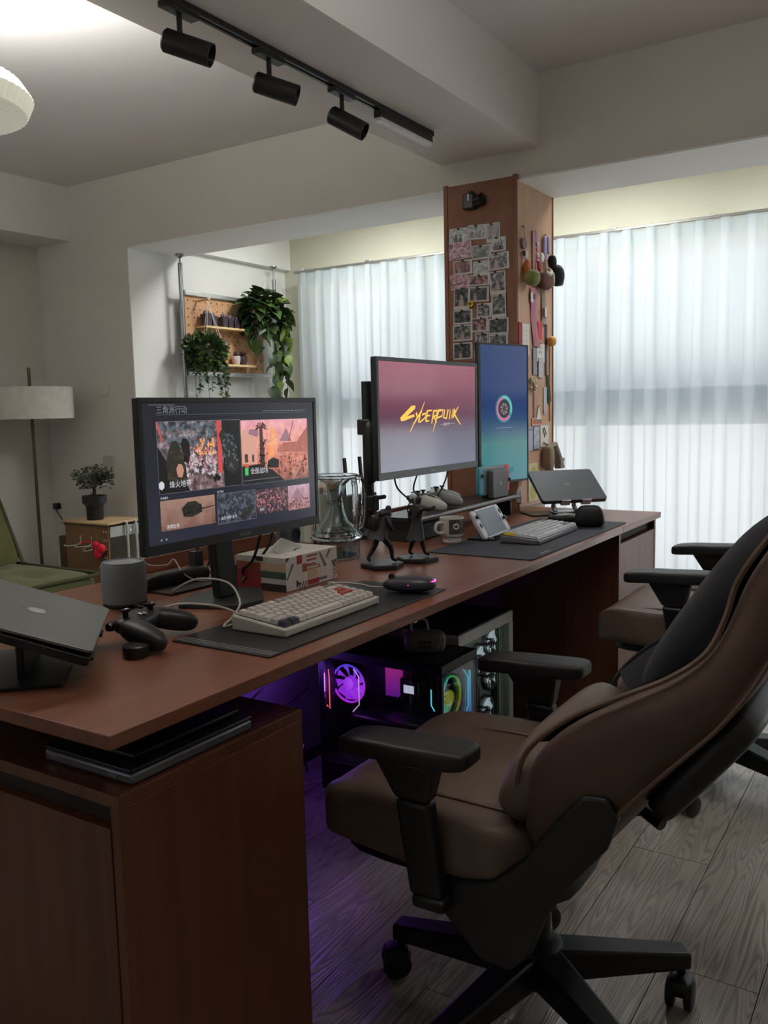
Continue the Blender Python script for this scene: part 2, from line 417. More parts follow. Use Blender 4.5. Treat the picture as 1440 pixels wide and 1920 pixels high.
def pendant(PEND, PEND_W, sc, label):
    t = thing('pendant_lamp', label, 'pendant lamp', PEND, group='pleated pendant lamps')
    # pleated shade: flattened drum with radial ribs
    n = 120
    def sh(u, v):
        a = 2*PI*u; prof = [(.06, .085), (.17, .075), (.245, .045), (.275, .0), (.255, -.045), (.17, -.075), (.06, -.085)]
        k = v*(len(prof)-1); i = min(int(k), len(prof)-2); f = k-i
        r = prof[i][0]*(1-f)+prof[i+1][0]*f; z = prof[i][1]*(1-f)+prof[i+1][1]*f
        r *= 1+.010*math.cos(n/2*a)
        return (r*math.cos(a)*sc, r*math.sin(a)*sc, z*sc)
    m = bpy.data.materials.get('pleated_paper_shade') or bpy.data.materials.new('pleated_paper_shade'); m.use_nodes = True; b = m.node_tree.nodes['Principled BSDF']
    b.inputs['Base Color'].default_value = (.82, .80, .70, 1); b.inputs['Roughness'].default_value = .8
    b.inputs['Emission Color'].default_value = (1, .96, .78, 1); b.inputs['Emission Strength'].default_value = .22
    MB().grid(sh, n*2, 18, True).build('shade', m, t, smooth=25)
    MB().cyl((0, 0, .08), (0, 0, CZ-PEND[2]), .004).build('cord', M_white_plastic, t)
    MB().lathe([(0, CZ-PEND[2]-.025), (.05, CZ-PEND[2]-.025), (.05, CZ-PEND[2]), (0, CZ-PEND[2])], 24).build('canopy', M_white_plastic, t)
    d = bpy.data.lights.new('pendant_light', 'AREA'); d.shape = 'DISK'; d.size = .5*sc; d.energy = PEND_W; d.color = (1, .985, .96)
    o = bpy.data.objects.new('pendant_light', d); COL.objects.link(o); o.parent = t; o.location = (0, 0, .10); o.rotation_euler = (PI, 0, 0)
pendant((1.386, 2.260, 2.00), 22, .90, 'white pleated disc pendant lamp glowing under the ceiling at upper left')
pendant((1.00, .32, 1.95), 16, .79, 'added white pleated disc fill pendant out of view above the near gaming chair')  # second pendant, added above the frame to brighten the right ceiling and beam

# ================================================================ desk
DZ = .74
M_desk = wood('red_brown_desk_wood', (104, 62, 44), (124, 77, 56), (1.0, 16, 16), .34, .5, .03)
M_cab = wood('red_brown_cabinet_wood', (84, 46, 29), (102, 58, 37), (16, 16, 1.0), .42, .4, .03)
M_edge = wood('desk_edge_band', (106, 62, 42), (120, 74, 52), (1.0, 20, 20), .4)
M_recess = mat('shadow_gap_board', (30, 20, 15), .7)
M_cork = wood('orange_board', (150, 96, 66), (166, 110, 78), (9, 9, 2), .55, .3, .08)

def desk():
    t = thing('worktop', 'long reddish brown wooden worktop carrying the monitors and keyboards', 'desk', (.717, .888, DZ))
    L = 2.179
    MB().box(0, L, 0, .865, -.021, 0).build('top_board', M_desk, t, .0015)
    r = thing('desk_back_rail', 'low wooden rail along the back edge of the long worktop', 'rail', (1.415, 1.738, DZ))
    MB().box(0, 1.815, 0, .016, .0005, .040).build('board', M_desk, r, .0015)
    MB().box(.01, 1.805, .0165, .019, -.02, .030).build('fixing_strip', M_recess, r)
    for x in (.60, 1.95):
        MB().box(x, x+.03, .10, .80, -.05, -.0215).build('under_rail', M_recess, t, .002)
    # worktop of the end unit, notched round the column
    t2 = thing('end_worktop', 'pale glossy end section of the worktop beside the right curtain', 'desk', (2.897, .888, DZ))
    MB().prism([(0, 0), (.473, 0), (.473, .528), (.330, .528), (.330, .865), (0, .865)], -.021, 0).build('top_board', M_desk, t2, .0015)
    # back panel under the desk
    b = thing('modesty_screen', 'grey back board under the desk behind the computers, lit violet', 'panel', (1.14, 1.715, 0))
    MB().box(0, 1.75, 0, .016, .04, .718).build('board', mat('grey_laminate_board', (112, 106, 110), .6), b, .001)
    MB().box(0, 1.75, .002, .014, 0, .04).build('plinth', M_recess, b)

def cabinet_near():
    t = thing('pedestal_cabinet', 'reddish wooden pedestal cabinet under the near end of the desk', 'cabinet', (.742, .908, 0))
    Wx, Dy, H = .40, .80, .642
    MB().box(0, Wx, 0, .018, 0, H-.0185).build('side_panel', M_cab, t, .001)
    MB().box(0, Wx, Dy-.018, Dy, 0, H-.0185).build('side_panel', M_cab, t, .001)
    MB().box(Wx-.012, Wx, .0185, Dy-.0185, .02, H-.0185).build('back_board', M_cab, t, .001)
    MB().box(0, Wx, 0, Dy, H-.018, H).build('top_board', M_cab, t, .001)
    MB().box(.02, Wx-.013, .0185, Dy-.0185, .02, .036).build('bottom_board', M_cab, t)
    MB().box(.016, .026, .0185, Dy-.0185, H-.06, H-.019).build('grip_recess', M_recess, t)
    for i, (a, c) in enumerate(((.020, .400), (.402, .781))):
        MB().box(-.001, .016, a, c, .012, H-.05).build('door', M_cab, t, .001)

def cabinet_end():
    t = thing('drawer_cabinet', 'wooden drawer cabinet at the window end of the desk', 'cabinet', (2.905, .905, 0))
    Wx, Dy, H = .455, .505, .7185
    for x, dd in ((0, .808), (Wx-.018, Dy)): MB().box(x, x+.018, 0, dd, 0, H).build('side_panel', M_cab, t, .001)
    MB().box(.0185, Wx-.0185, Dy-.012, Dy, .02, H).build('back_board', M_cab, t)
    MB().box(.0185, Wx-.0185, .02, Dy-.013, .03, .046).build('bottom_board', M_cab, t)
    z = .03
    for h in (.33, .33):
        d = MB().box(.020, Wx-.020, .001, .019, z, z+h-.025).build('drawer', M_cab, t, .001)
        MB().box(.020, Wx-.020, .022, .030, z+h-.024, z+h+.008).build('grip_recess', M_recess, t)
        z += h+.012
desk(); cabinet_near(); cabinet_end()

def slab_device():
    # two flat devices lying on the cabinet in the gap under the desk
    t = thing('flat_laptop', 'flat grey closed laptop lying on the near cabinet under the worktop', 'laptop', (.775, .918, .642))
    al = mat('grey_aluminium', (120, 120, 128), .35, .6)
    MB().box(0, .25, 0, .19, .0005, .017).build('base', al, t, .004)
    MB().box(0, .25, 0, .19, .0178, .024).build('lid', mat('dark_aluminium', (40, 40, 44), .4, .4), t, .003)
    for y in (.03, .16): MB().box(-.0006, .0, y, y+.02, .006, .012).build('port', M_chrome, t)
    k = thing('black_tablet', 'black tablet lying on the grey laptop under the worktop', 'tablet', (.800, .940, .6662))
    MB().box(0, .22, 0, .16, .0003, .009).build('body', M_black, k, .003)
    MB().box(.006, .214, .006, .154, .0091, .0094).build('screen', M_black_gloss, k)
slab_device()

# ================================================================ gaming chairs
M_leather = mat('brown_leather', (88, 68, 57), .5, var=.08, vscale=12, bump=.15, bscale=350, spec=.35)
M_leather_seat = mat('taupe_leather', (98, 81, 70), .5, var=.08, vscale=12, bump=.15, bscale=350, spec=.35)
M_pipe = mat('leather_piping', (98, 77, 61), .5)
M_mesh = mat('black_lining_fabric', (20, 20, 26), .9, sheen=.05)
M_chair_plastic = mat('black_chair_plastic', (9, 9, 11), .42, var=.1)
M_armpad = mat('soft_black_arm_pad', (15, 15, 17), .5)

def chair(label, loc, rz, lift, spin):
    t = thing('gaming_chair', label, 'chair', loc, rz, 'leather gaming chairs at the desk')
    z = lift
    # five star base
    hub = MB().lathe([(0, .085), (.05, .085), (.055, .10), (.05, .155), (.034, .165), (0, .165)], 24)
    hub.build('base_hub', M_chair_plastic, t)
    for k in range(5):
        a = R(spin+72*k); Mz = Matrix.Rotation(a, 4, 'Z')
        leg = MB()
        leg.add([(.03, -.030, .085), (.03, .030, .085), (.03, .032, .150), (.03, -.032, .150),
                 (.30, -.021, .078), (.30, .021, .078), (.30, .021, .112), (.30, -.021, .112)],
                [(0, 1, 2, 3), (4, 7, 6, 5), (0, 4, 5, 1), (1, 5, 6, 2), (2, 6, 7, 3), (3, 7, 4, 0)], Mz)
        leg.build('leg', M_chair_plastic, t, .006)
        c = MB(); cx = .288
        Mc = Mz @ Matrix.Translation((cx, 0, 0)) @ Matrix.Rotation(R(35+k*67), 4, 'Z')
        c.add([tuple(Mc @ Vector(p)) for p in [(-.009, 0, .05), (.009, 0, .05), (.009, 0, .085), (-.009, 0, .085)]], [])
        body = MB()
        for sy in (-1, 1):
            Mw = Mc @ Matrix.Translation((.012, sy*.017, .029)) @ Matrix.Rotation(R(90), 4, 'X')
            body.lathe([(0, -.009), (.022, -.009), (.029, -.006), (.029, .006), (.022, .009), (0, .009)], 20, Mw)
        cas = body.build('caster', M_chair_plastic, t)
        hood = MB(); hood.cush((.010, 0, .045), (.056, .046, .034), 4, 6, Mc); hood.cyl(Mc @ Vector((0, 0, .055)), Mc @ Vector((0, 0, .09)), .008)
        hood.build('caster_hood', M_chair_plastic, cas)
    # gas lift
    MB().cyl((0, 0, .16), (0, 0, .24+z), .028, 20).cyl((0, 0, .2+z), (0, 0, .33+z), .020, 20).build('gas_lift', M_chair_plastic, t)
    mech = MB(); mech.cush((0, .045, .335+z), (.24, .30, .085), 5, 8)
    mech.cush((0, .13, .315+z), (.16, .20, .12), 2.6, 8)
    mech.build('tilt_mechanism', M_chair_plastic, t)
    lv = MB().tube([(-.10, -.02, .33+z), (-.20, -.05, .315+z), (-.235, -.065, .312+z), (-.24, -.075, .325+z)], .006)
    lv.build('tilt_lever', M_chrome, t)
    MB().tube([(.12, -.03, .36+z), (.02, -.19, .45+z), (.0, -.23, .44+z)], .011).build('recline_lever', M_chair_plastic, t)
    # seat
    def seat_shape(x, y, zz):
        b = max(0, (abs(x)-.15)/.1)
        up = .022*min(1, b)**1.5 if zz > 0 else 0
        drop = -.05*max(0, (y-.12)/.09)**2*.35
        return (x*(1-.10*max(0, y/.21)), y, zz+up+drop)
    s = MB().cush((0, .135, .428+z), (.50, .44, .105), 6, 16, None, seat_shape).build('seat', M_leather_seat, t, smooth=60)
    for sx in (-1, 1):
        pts = [(sx*.165, -.05, .483+z), (sx*.165, .10, .484+z), (sx*.160, .22, .478+z), (sx*.155, .30, .462+z), (sx*.150, .345, .435+z)]
        MB().tube(smoothpath(pts), .0035, 6).build('seam_piping', M_pipe, s)
    MB().cush((0, .12, .372+z), (.44, .38, .035), 5, 8).build('seat_pan', M_chair_plastic, t)
    # backrest: stations of rear point, bolster front point (y,z), half width, inner depth ratio
    st = [((-.115, .375), (-.055, .425), .185, .75), ((-.160, .430), (-.060, .500), .215, .62), ((-.205, .490), (-.068, .572), .235, .55),
          ((-.245, .545), (-.095, .630), .250, .50), ((-.290, .603), (-.160, .690), .258, .46), ((-.335, .660), (-.235, .735), .262, .45),
          ((-.375, .712), (-.302, .772), .262, .46), ((-.408, .765), (-.350, .812), .255, .48), ((-.437, .820), (-.372, .860), .244, .50),
          ((-.468, .880), (-.386, .912), .240, .48), ((-.498, .940), (-.418, .966), .245, .48), ((-.530, 1.00), (-.458, 1.02), .240, .52),
          ((-.562, 1.06), (-.500, 1.075), .205, .60), ((-.590, 1.11), (-.545, 1.12), .14, .7), ((-.605, 1.135), (-.575, 1.14), .07, .8)]
    def sec(k):
        (ry, rz_), (fy, fz), w, c = st[k]
        prof = [(-.80, .02), (-.96, .14), (-1.0, .45), (-.99, .80), (-.93, 1.0), (-.80, .98), (-.68, .80), (-.55, c+.06), (-.28, c), (0, c-.02)]
        prof = prof+[(-x, s_) for x, s_ in prof[:-1][::-1]]+[(.4, -.04), (0, -.06), (-.4, -.04)]
        return [(x*w, ry+s_*(fy-ry), rz_+s_*(fz-rz_)+z) for x, s_ in prof]
    secs = [sec(k) for k in range(len(st))]; n = len(secs[0]); bm = MB()
    v = [p for s_ in secs for p in s_]; f = []
    for k in range(len(st)-1):
        for i in range(n): f.append((k*n+i, k*n+(i+1) % n, (k+1)*n+(i+1) % n, (k+1)*n+i))
    f.append(tuple(range(n))); f.append(tuple((len(st)-1)*n+i for i in range(n))[::-1])
    bm.add(v, f); back = bm.build('backrest', M_leather, t, smooth=180, sub=2)
    for sx, i in ((-1, 4), (1, 14)):
        pts = [Vector(s_[i])+Vector((sx*.006, .004, .004)) for s_ in secs[1:-1]]
        MB().tube(smoothpath(pts), .0045, 6).build('piping', M_pipe if sx < 0 else M_mesh, back)  # far piping takes the black fabric colour to paint that side's shade
    for sx, i in ((-1, 1), (1, 17)):
        pts = [Vector(s_[i])+Vector((sx*.003, -.003, 0)) for s_ in secs[1:-1]]
        MB().tube(smoothpath(pts), .0035, 6).build('rear_piping', M_pipe, back)
    # black lining of the inner face, widened over the bolsters to paint their shade
    lin_ = MB()
    def inner(u, v_):
        k = 3+v_*9.2; a = int(k); fr = k-a
        i = 4.7+u*8.6; b = min(int(i), 13); g = i-b
        def q(kk, ii): return Vector(secs[kk][ii])
        p = (q(a, b)*(1-g)+q(a, b+1)*g)*(1-fr)+(q(a+1, b)*(1-g)+q(a+1, b+1)*g)*fr
        (ry, rz_), (fy, fz), _, _ = st[a]; d = Vector((0, fy-ry, fz-rz_)).normalized()
        return p+d*(.008+.012*math.sin(PI*u))
    lin_.grid(inner, 12, 24); lin_.build('inner_lining', M_mesh, t, smooth=180)
    # black padded head and shoulder cushion
    Mh = Matrix.Translation((0, -.345, .822+z)) @ Matrix.Rotation(R(33), 4, 'X')
    hc = MB().cush((0, 0, .0), (.37, .135, .36), 3.4, 12, Mh).build('shoulder_cushion', M_mesh, t, smooth=60)
    # lumbar pad
    Ml = Matrix.Translation((0, -.062, .548+z)) @ Matrix.Rotation(R(24), 4, 'X')
    MB().cush((0, 0, 0), (.45, .095, .165), 3.2, 10, Ml).build('lumbar_pad', M_leather_seat, t, smooth=60)
    # rear cover and side hinge brackets
    Mr = Matrix.Translation((0, -.300, .605+z)) @ Matrix.Rotation(R(38), 4, 'X')
    MB().cush((0, -.008, .045), (.47, .050, .22), 6, 8, Mr).build('rear_cover', M_chair_plastic, t, smooth=60)
    for sx in (-1, 1):
        br = MB()
        poly = [(.085, .350), (.09, .375), (-.03, .405), (-.085, .460), (-.135, .530), (-.180, .582), (-.215, .585), (-.232, .555), (-.215, .505), (-.165, .440), (-.120, .370), (-.095, .300), (-.060, .262), (-.010, .262), (.03, .300)]
        Mx = Matrix.Translation((sx*.243-.010, 0, z)) @ Matrix(((0, 0, 1, 0), (1, 0, 0, 0), (0, 1, 0, 0), (0, 0, 0, 1)))
        br.prism(poly, 0, .020, Mx); br.build('hinge_bracket', M_chair_plastic, t, .006)
    # arm rests
    for sx in (-1, 1):
        x = sx*.262
        p = MB(); p.cush((x, .115, .602+z), (.084, .244, .034), 6, 10, None, lambda a, b, c: (a*(1-.12*(b/.13) if b > 0 else 1), b, c-.010*max(0, b/.13)**2+.006*max(0, -b/.13)))
        arm = p.build('arm_pad', M_armpad, t, smooth=60)
        q = MB(); q.frustum((x+sx*.005, .075, .36+z), (.030, .060), (x+sx*.005, .098, .52+z), (.034, .062))
        q.frustum((x+sx*.005, .098, .5205+z), (.034, .062), (x, .112, .586+z), (.048, .115)); q.build('arm_post', M_chair_plastic, t, .007)
        MB().cbox((sx*.20, .07, .352+z), (.17, .06, .022)).build('arm_bracket', M_chair_plastic, t, .006)
    return t
chair('brown leather gaming chair in the foreground, reclined beside the near computer', (1.43, .597, 0), 0, 0, 93)
chair('brown leather gaming chair farther back near the window end of the desk', (2.69, .50, 0), 0, .072, 25)

# ================================================================ monitors and screens
M_bezel = mat('monitor_black_plastic', (20, 21, 24), .4, var=.05)
M_bezel_grey = mat('monitor_grey_bezel', (52, 54, 58), .35, .3, var=.03)
M_stand = mat('dark_grey_metal', (58, 62, 62), .4, .6, var=.04)

def picture(name, top, bot, noise, strength, z0, z1, nscale=40, ncov=.5, gloss=.25):
    """a lit screen showing a picture: vertical blend plus blotches"""
    if name in _M: return _M[name]
    m = bpy.data.materials.new(name); m.use_nodes = True; nt = m.node_tree; b = nt.nodes['Principled BSDF']
    N = nt.nodes.new; Lk = nt.links.new
    tc = N('ShaderNodeTexCoord'); sp = N('ShaderNodeSeparateXYZ'); Lk(tc.outputs['Object'], sp.inputs[0])
    mr = N('ShaderNodeMapRange'); mr.inputs[1].default_value = z0; mr.inputs[2].default_value = z1; Lk(sp.outputs['Z'], mr.inputs[0])
    rp = N('ShaderNodeValToRGB'); el = rp.color_ramp.elements
    stops = bot if isinstance(bot, list) else [(0, bot), (1, top)]
    el[0].position = stops[0][0]; el[0].color = (*lin(stops[0][1]), 1); el[1].position = stops[-1][0]; el[1].color = (*lin(stops[-1][1]), 1)
    for p, c in stops[1:-1]:
        e = el.new(p); e.color = (*lin(c), 1)
    Lk(mr.outputs[0], rp.inputs[0]); col = rp.outputs[0]
    if noise:
        n = N('ShaderNodeTexNoise'); n.inputs['Scale'].default_value = nscale; n.inputs['Detail'].default_value = 8; n.inputs['Roughness'].default_value = .62
        Lk(tc.outputs['Object'], n.inputs['Vector'])
        r2 = N('ShaderNodeValToRGB'); e2 = r2.color_ramp.elements
        e2[0].position = .34; e2[0].color = (*lin(noise[0]), 1); e2[1].position = .66; e2[1].color = (*lin(noise[-1]), 1)
        for i, c in enumerate(noise[1:-1]):
            e = e2.new(.34+.32*(i+1)/(len(noise)-1)); e.color = (*lin(c), 1)
        Lk(n.outputs['Fac'], r2.inputs[0])
        mx = N('ShaderNodeMixRGB'); mx.inputs[0].default_value = ncov; Lk(col, mx.inputs[1]); Lk(r2.outputs[0], mx.inputs[2]); col = mx.outputs[0]
    Lk(col, b.inputs['Emission Color']); b.inputs['Emission Strength'].default_value = strength
    b.inputs['Base Color'].default_value = (.012, .012, .014, 1); b.inputs['Roughness'].default_value = gloss
    _M[name] = m; return m
def poly(parent, name, pts, m, y, rev=False):
    """flat shape in the screen plane (x,z) at depth y"""
    v = [(x, y, z) for x, z in pts]; o = MB().add(v, [tuple(range(len(v)))]).build(name, m, parent, smooth=0)
    return o
def rectp(x0, x1, z0, z1): return [(x0, z0), (x1, z0), (x1, z1), (x0, z1)]
def stroke_mb(mb, pts, y, w0, w1):
    P_ = [Vector((p[0], p[1])) for p in pts]; n = len(P_); L = []; Rr = []
    for i, p in enumerate(P_):
        d = (P_[min(i+1, n-1)]-P_[max(i-1, 0)]).normalized(); q = Vector((-d.y, d.x)); w = (w0+(w1-w0)*i/(n-1))/2
        L.append(p+q*w); Rr.append(p-q*w)
    for i in range(n-1):
        mb.add([(L[i].x, y, L[i].y), (L[i+1].x, y, L[i+1].y), (Rr[i+1].x, y, Rr[i+1].y), (Rr[i].x, y, Rr[i].y)], [(0, 1, 2, 3)])
TXT = lambda x, z, y: Matrix.Translation((x, y, z)) @ Matrix.Rotation(R(90), 4, 'X')

def shell(t, w, h, bez, bot, z, depth=.018, frame=M_bezel, bulge=True):
    """housing with the picture area recessed behind the front bezel; local front faces -y"""
    MB().box(-w/2, w/2, .002, depth, z-h/2, z+h/2).build('housing', M_bezel, t, .003)
    f = MB(); f.box(-w/2, w/2, -.001, .0035, z-h/2, z-h/2+bot); f.box(-w/2, w/2, -.001, .0035, z+h/2-bez, z+h/2)
    f.box(-w/2, -w/2+bez, -.001, .0035, z-h/2+bot, z+h/2-bez); f.box(w/2-bez, w/2, -.001, .0035, z-h/2+bot, z+h/2-bez)
    f.build('bezel', frame, t, .0008)
    if bulge: MB().cush((0, depth+.012, z-.01), (w*.62, .05, h*.66), 5, 8).build('rear_cover', M_bezel, t)

def monitor_left():
    t = thing('monitor', 'black monitor on a slanted grey stand showing a tiled game menu', 'monitor', (1.414, 1.27, DZ), group='monitors on the desk')
    z = 1.033-DZ; w, h = .554, .305
    shell(t, w, h, .010, .020, z)
    sc = MB().box(-w/2+.010, w/2-.010, .0008, .003, z-h/2+.020, z+h/2-.010).build('screen', picture('menu_screen', (24, 26, 36), (40, 42, 58), None, .75, z-.15, z+.15), t, smooth=0)
    def T(x0, x1, z0, z1, m, lift=0, name='picture_tile'): return poly(sc, name, rectp(x0, x1, z+z0, z+z1), m, .0006-lift*.0002)
    S_ = .95
    big = picture('firefight_picture', (34, 58, 66), (92, 48, 48), [(14, 16, 20), (60, 70, 76), (150, 130, 135), (214, 196, 196)], S_, z-.034, z+.106, 55, .50)
    T(-.2335, .0040, -.034, .1055, big)
    rt = picture('desert_town_picture', None, [(0, (70, 34, 30)), (.35, (196, 112, 92)), (.62, (226, 150, 128)), (1, (236, 170, 190))], [(120, 60, 50), (205, 130, 110), (240, 190, 170)], S_, z-.036, z+.103, 45, .35)
    T(.0065, .2410, -.0365, .1035, rt)
    T(-.2335, -.0825, -.108, -.048, picture('headset_picture', (150, 118, 104), (96, 60, 54), [(110, 80, 70), (180, 146, 130)], S_, z-.108, z-.048, 30, .4))
    T(-.0750, .0455, -.1125, -.0490, picture('night_street_picture', (40, 44, 54), (24, 26, 34), [(14, 15, 20), (60, 64, 76), (120, 120, 130)], S_, z-.11, z-.05, 80, .6))
    T(.0462, .1600, -.1060, -.0515, picture('ruin_picture', (70, 52, 60), (30, 24, 30), [(14, 12, 16), (70, 50, 58), (170, 130, 136)], S_, z-.11, z-.05, 85, .6))
    T(.1610, .2430, -.1090, -.0515, picture('pyramid_picture', (190, 160, 186), (150, 96, 96), [(90, 60, 66), (210, 160, 160)], S_, z-.11, z-.05, 90, .45))
    lt = glow('screen_white', (225, 228, 235), .7); gr = glow('screen_grey', (150, 154, 165), .5); dk = glow('screen_ink', (12, 13, 17), .6)
    red = glow('screen_red', (205, 70, 66), .9); gre = glow('screen_green', (60, 190, 90), .9); org = glow('screen_orange', (236, 150, 90), .95); sand = glow('screen_sand', (214, 160, 140), .85)
    brn = glow('screen_brown', (86, 48, 44), .8); lav = glow('screen_mauve', (150, 110, 124), .9); oliv = glow('screen_olive', (38, 37, 30), .8); flesh = glow('screen_flesh', (196, 140, 120), .8)
    def G(name, pts, m, lift=1): return poly(sc, name, [(x, z+zz) for x, zz in pts], m, .0006-lift*.0002)
    def shards(name, box, n, size, m, seed, lift=1):
        rq = random.Random(seed); mb = MB(); x0, x1, a0, a1 = box
        for _ in range(n):
            cx, cz = rq.uniform(x0, x1), z+rq.uniform(a0, a1); q = rq.uniform(0, 6.28); r_ = size*rq.uniform(.4, 1.2)
            mb.add([(cx+r_*math.cos(q), .0006-lift*.0002, cz+r_*math.sin(q)), (cx+r_*.6*math.cos(q+2.2), .0006-lift*.0002, cz+r_*.6*math.sin(q+2.2)), (cx+r_*.7*math.cos(q+4.0), .0006-lift*.0002, cz+r_*.7*math.sin(q+4.0))], [(0, 1, 2)])
        o = mb.build(name, m, sc, smooth=0); o['kind'] = 'stuff'
    pale = glow('screen_pale_debris', (206, 196, 206), .75); rose = glow('screen_rose_debris', (196, 120, 128), .75); steel = glow('screen_steel', (96, 110, 124), .7)
    shards('debris', (-.165, -.072, -.004, .046), 90, .0075, pale, 1); shards('debris', (-.150, -.080, .01, .055), 40, .006, rose, 2, 2); shards('debris', (-.225, -.075, .058, .100), 60, .008, steel, 3)
    shards('fire', (-.128, -.075, .036, .068), 46, .0065, glow('screen_orange', (236, 150, 90), .95), 4, 2); shards('debris', (-.210, -.155, -.02, .05), 40, .006, glow('screen_umber', (74, 62, 50), .7), 5, 3)
    shards('debris', (-.050, -.008, .0, .080), 40, .006, steel, 6, 3); shards('rubble', (.130, .238, -.005, .048), 110, .0065, glow('screen_clay', (190, 120, 104), .8), 7, 2); shards('rubble', (.130, .238, -.030, .020), 60, .006, brn, 8, 2)
    shards('smoke', (.098, .128, .045, .096), 34, .006, glow('screen_apricot', (240, 176, 130), .9), 9, 3); shards('rubble', (.060, .092, -.002, .06), 46, .005, dk, 10, 3)
    shards('debris', (-.070, .042, -.100, -.055), 60, .005, steel, 11); shards('debris', (.050, .156, -.100, -.056), 60, .005, rose, 12); shards('rubble', (.165, .240, -.106, -.082), 60, .004, brn, 13); shards('camouflage', (-.172, -.122, -.084, -.060), 30, .005, dk, 14, 2)
    # left picture: doorway with red posts, hooded figures, armoured figure, debris
    G('red_post', [(-.0665, -.005), (-.0545, -.003), (-.0540, .1050), (-.0670, .1052)], red)
    G('red_post', [(-.2330, .1040), (-.2290, .1042), (-.2190, .068), (-.2230, .066)], red)
    G('dark_doorway', [(-.050, -.034), (.004, -.0345), (.004, .1050), (-.0520, .1055), (-.050, .03)], dk)
    G('soldier_shape', [(-.062, .075), (-.055, .085), (-.045, .085), (-.035, .074), (-.020, .060), (-.010, .030), (-.004, .005), (-.022, -.010), (-.045, .005), (-.052, .040), (-.056, .060)], oliv, 2)
    G('soldier_shape', [(-.205, .050), (-.196, .066), (-.183, .068), (-.174, .055), (-.170, .035), (-.160, .015), (-.158, -.020), (-.205, -.022), (-.214, .020)], oliv, 2)
    G('soldier_shape', [(-.172, .060), (-.165, .072), (-.156, .071), (-.148, .058), (-.147, .035), (-.152, .020), (-.165, .025)], dk, 2)
    G('face_shape', [(-.187, .012), (-.181, .022), (-.171, .020), (-.166, .008), (-.172, -.006), (-.184, -.004)], flesh, 3)
    G('dark_corner', [(-.2335, -.034), (-.150, -.034), (-.175, -.005), (-.205, .02), (-.2335, .058)], dk)
    G('drone_shape', [(-.084, -.014), (-.072, -.005), (-.060, -.014), (-.066, -.022), (-.072, -.017), (-.078, -.023)], dk, 2)
    # right picture: pale building, palm, explosion, pyramid, vehicle
    G('building_shape', [(.008, .010), (.058, .006), (.058, .066), (.030, .074), (.010, .086)], sand)
    G('window_shape', [(.016, .012), (.027, .012), (.027, .030), (.016, .030)], brn, 2)
    G('window_shape', [(.040, .012), (.047, .012), (.047, .028), (.040, .028)], brn, 2)
    G('rear_building_shape', [(.030, .074), (.058, .066), (.064, .070), (.064, .082), (.036, .084)], lav)
    G('palm_trunk', [(.066, -.004), (.084, -.004), (.078, .090), (.068, .088)], brn, 2)
    for a in (-70, -35, 0, 35, 70, 105, -105):
        c, s_ = math.cos(R(90-a)), math.sin(R(90-a)); G('palm_frond', [(.073, .088), (.073+c*.014-s_*.003, .088+s_*.012+c*.003), (.073+c*.022, .088+s_*.012-.004), (.073+c*.013+s_*.003, .088+s_*.009-c*.003)], brn, 2)
    G('fire_column', [(.098, .020), (.118, .025), (.114, .050), (.122, .075), (.116, .086), (.106, .082), (.108, .060), (.100, .042)], org, 2)
    G('pyramid_shape', [(.135, .054), (.182, .052), (.162, .084)], lav)
    G('crane_arm', [(.168, .052), (.170, .052), (.190, .100), (.188, .100)], brn, 2)
    G('rubble_shape', [(.125, .030), (.241, .025), (.241, .085), (.225, .072), (.200, .050), (.150, .050)], glow('screen_dust', (170, 96, 84), .85))
    G('vehicle_shape', [(.090, -.004), (.130, -.006), (.132, .012), (.112, .018), (.094, .012)], dk, 3)
    G('caption_band', [(.0065, -.0365), (.150, -.0365), (.110, -.010), (.060, .006), (.0065, .004)], dk, 2)
    G('marker_shape', [(.0150, -.016), (.0260, -.016), (.0260, .000), (.0150, .000)], gre, 3)
    G('marker_shape', [(.0150, .001), (.0290, .000), (.0230, .009)], red, 3)
    # small pictures
    G('helmet_shape', [(-.172, -.085), (-.178, -.068), (-.160, -.056), (-.138, -.056), (-.122, -.066), (-.120, -.080), (-.150, -.088)], oliv)
    G('antenna_shape', [(-.120, -.072), (-.084, -.070), (-.084, -.0715), (-.120, -.075)], oliv)
    G('pyramid_shape', [(.172, -.082), (.226, -.086), (.196, -.058)], lav)
    G('gun_shape', [(-.010, -.104), (.030, -.080), (.040, -.088), (.006, -.110)], oliv)
    # thin frames
    fr = MB()
    for (x0, x1, z0, z1) in ((-.2345, .0045, -.0350, .1062), (.0060, .2418, -.0372, .1042), (-.0755, .0460, -.1132, -.0486)):
        for a in ((x0, x1, z0, z0+.0006), (x0, x1, z1-.0006, z1), (x0, x0+.0006, z0, z1), (x1-.0006, x1, z0, z1)):
            fr.add([(p[0], .0006-.0006, z+p[1]) for p in rectp(*a)], [(0, 1, 2, 3)])
    fr.build('tile_frame', gr, sc, smooth=0)
    tx = MB()
    y = -.0002
    text_mb('三角洲行动', .0165, tx, TXT(-.2330, z+.1225, y), 'LEFT')
    tx2 = MB()
    text_mb('烽火地带', .0150, tx2, TXT(-.2075, z-.0235, y), 'LEFT'); text_mb('全面战场', .0150, tx2, TXT(.0325, z-.0135, y), 'LEFT')
    text_mb('黑鹰坠落', .0085, tx2, TXT(-.2200, z-.1035, y), 'LEFT'); text_mb('烽火地带·长弓', .0080, tx2, TXT(-.0660, z-.1040, y), 'LEFT'); text_mb('攻防', .0080, tx2, TXT(.0580, z-.0990, y), 'LEFT')
    text_mb('活动模式', .0050, tx2, TXT(-.2330, z-.0445, y), 'LEFT'); text_mb('热门模式', .0050, tx2, TXT(-.0750, z-.0460, y), 'LEFT')
    tx.build('game_title', gr, sc, smooth=0); tx2.build('caption', lt, sc, smooth=0)
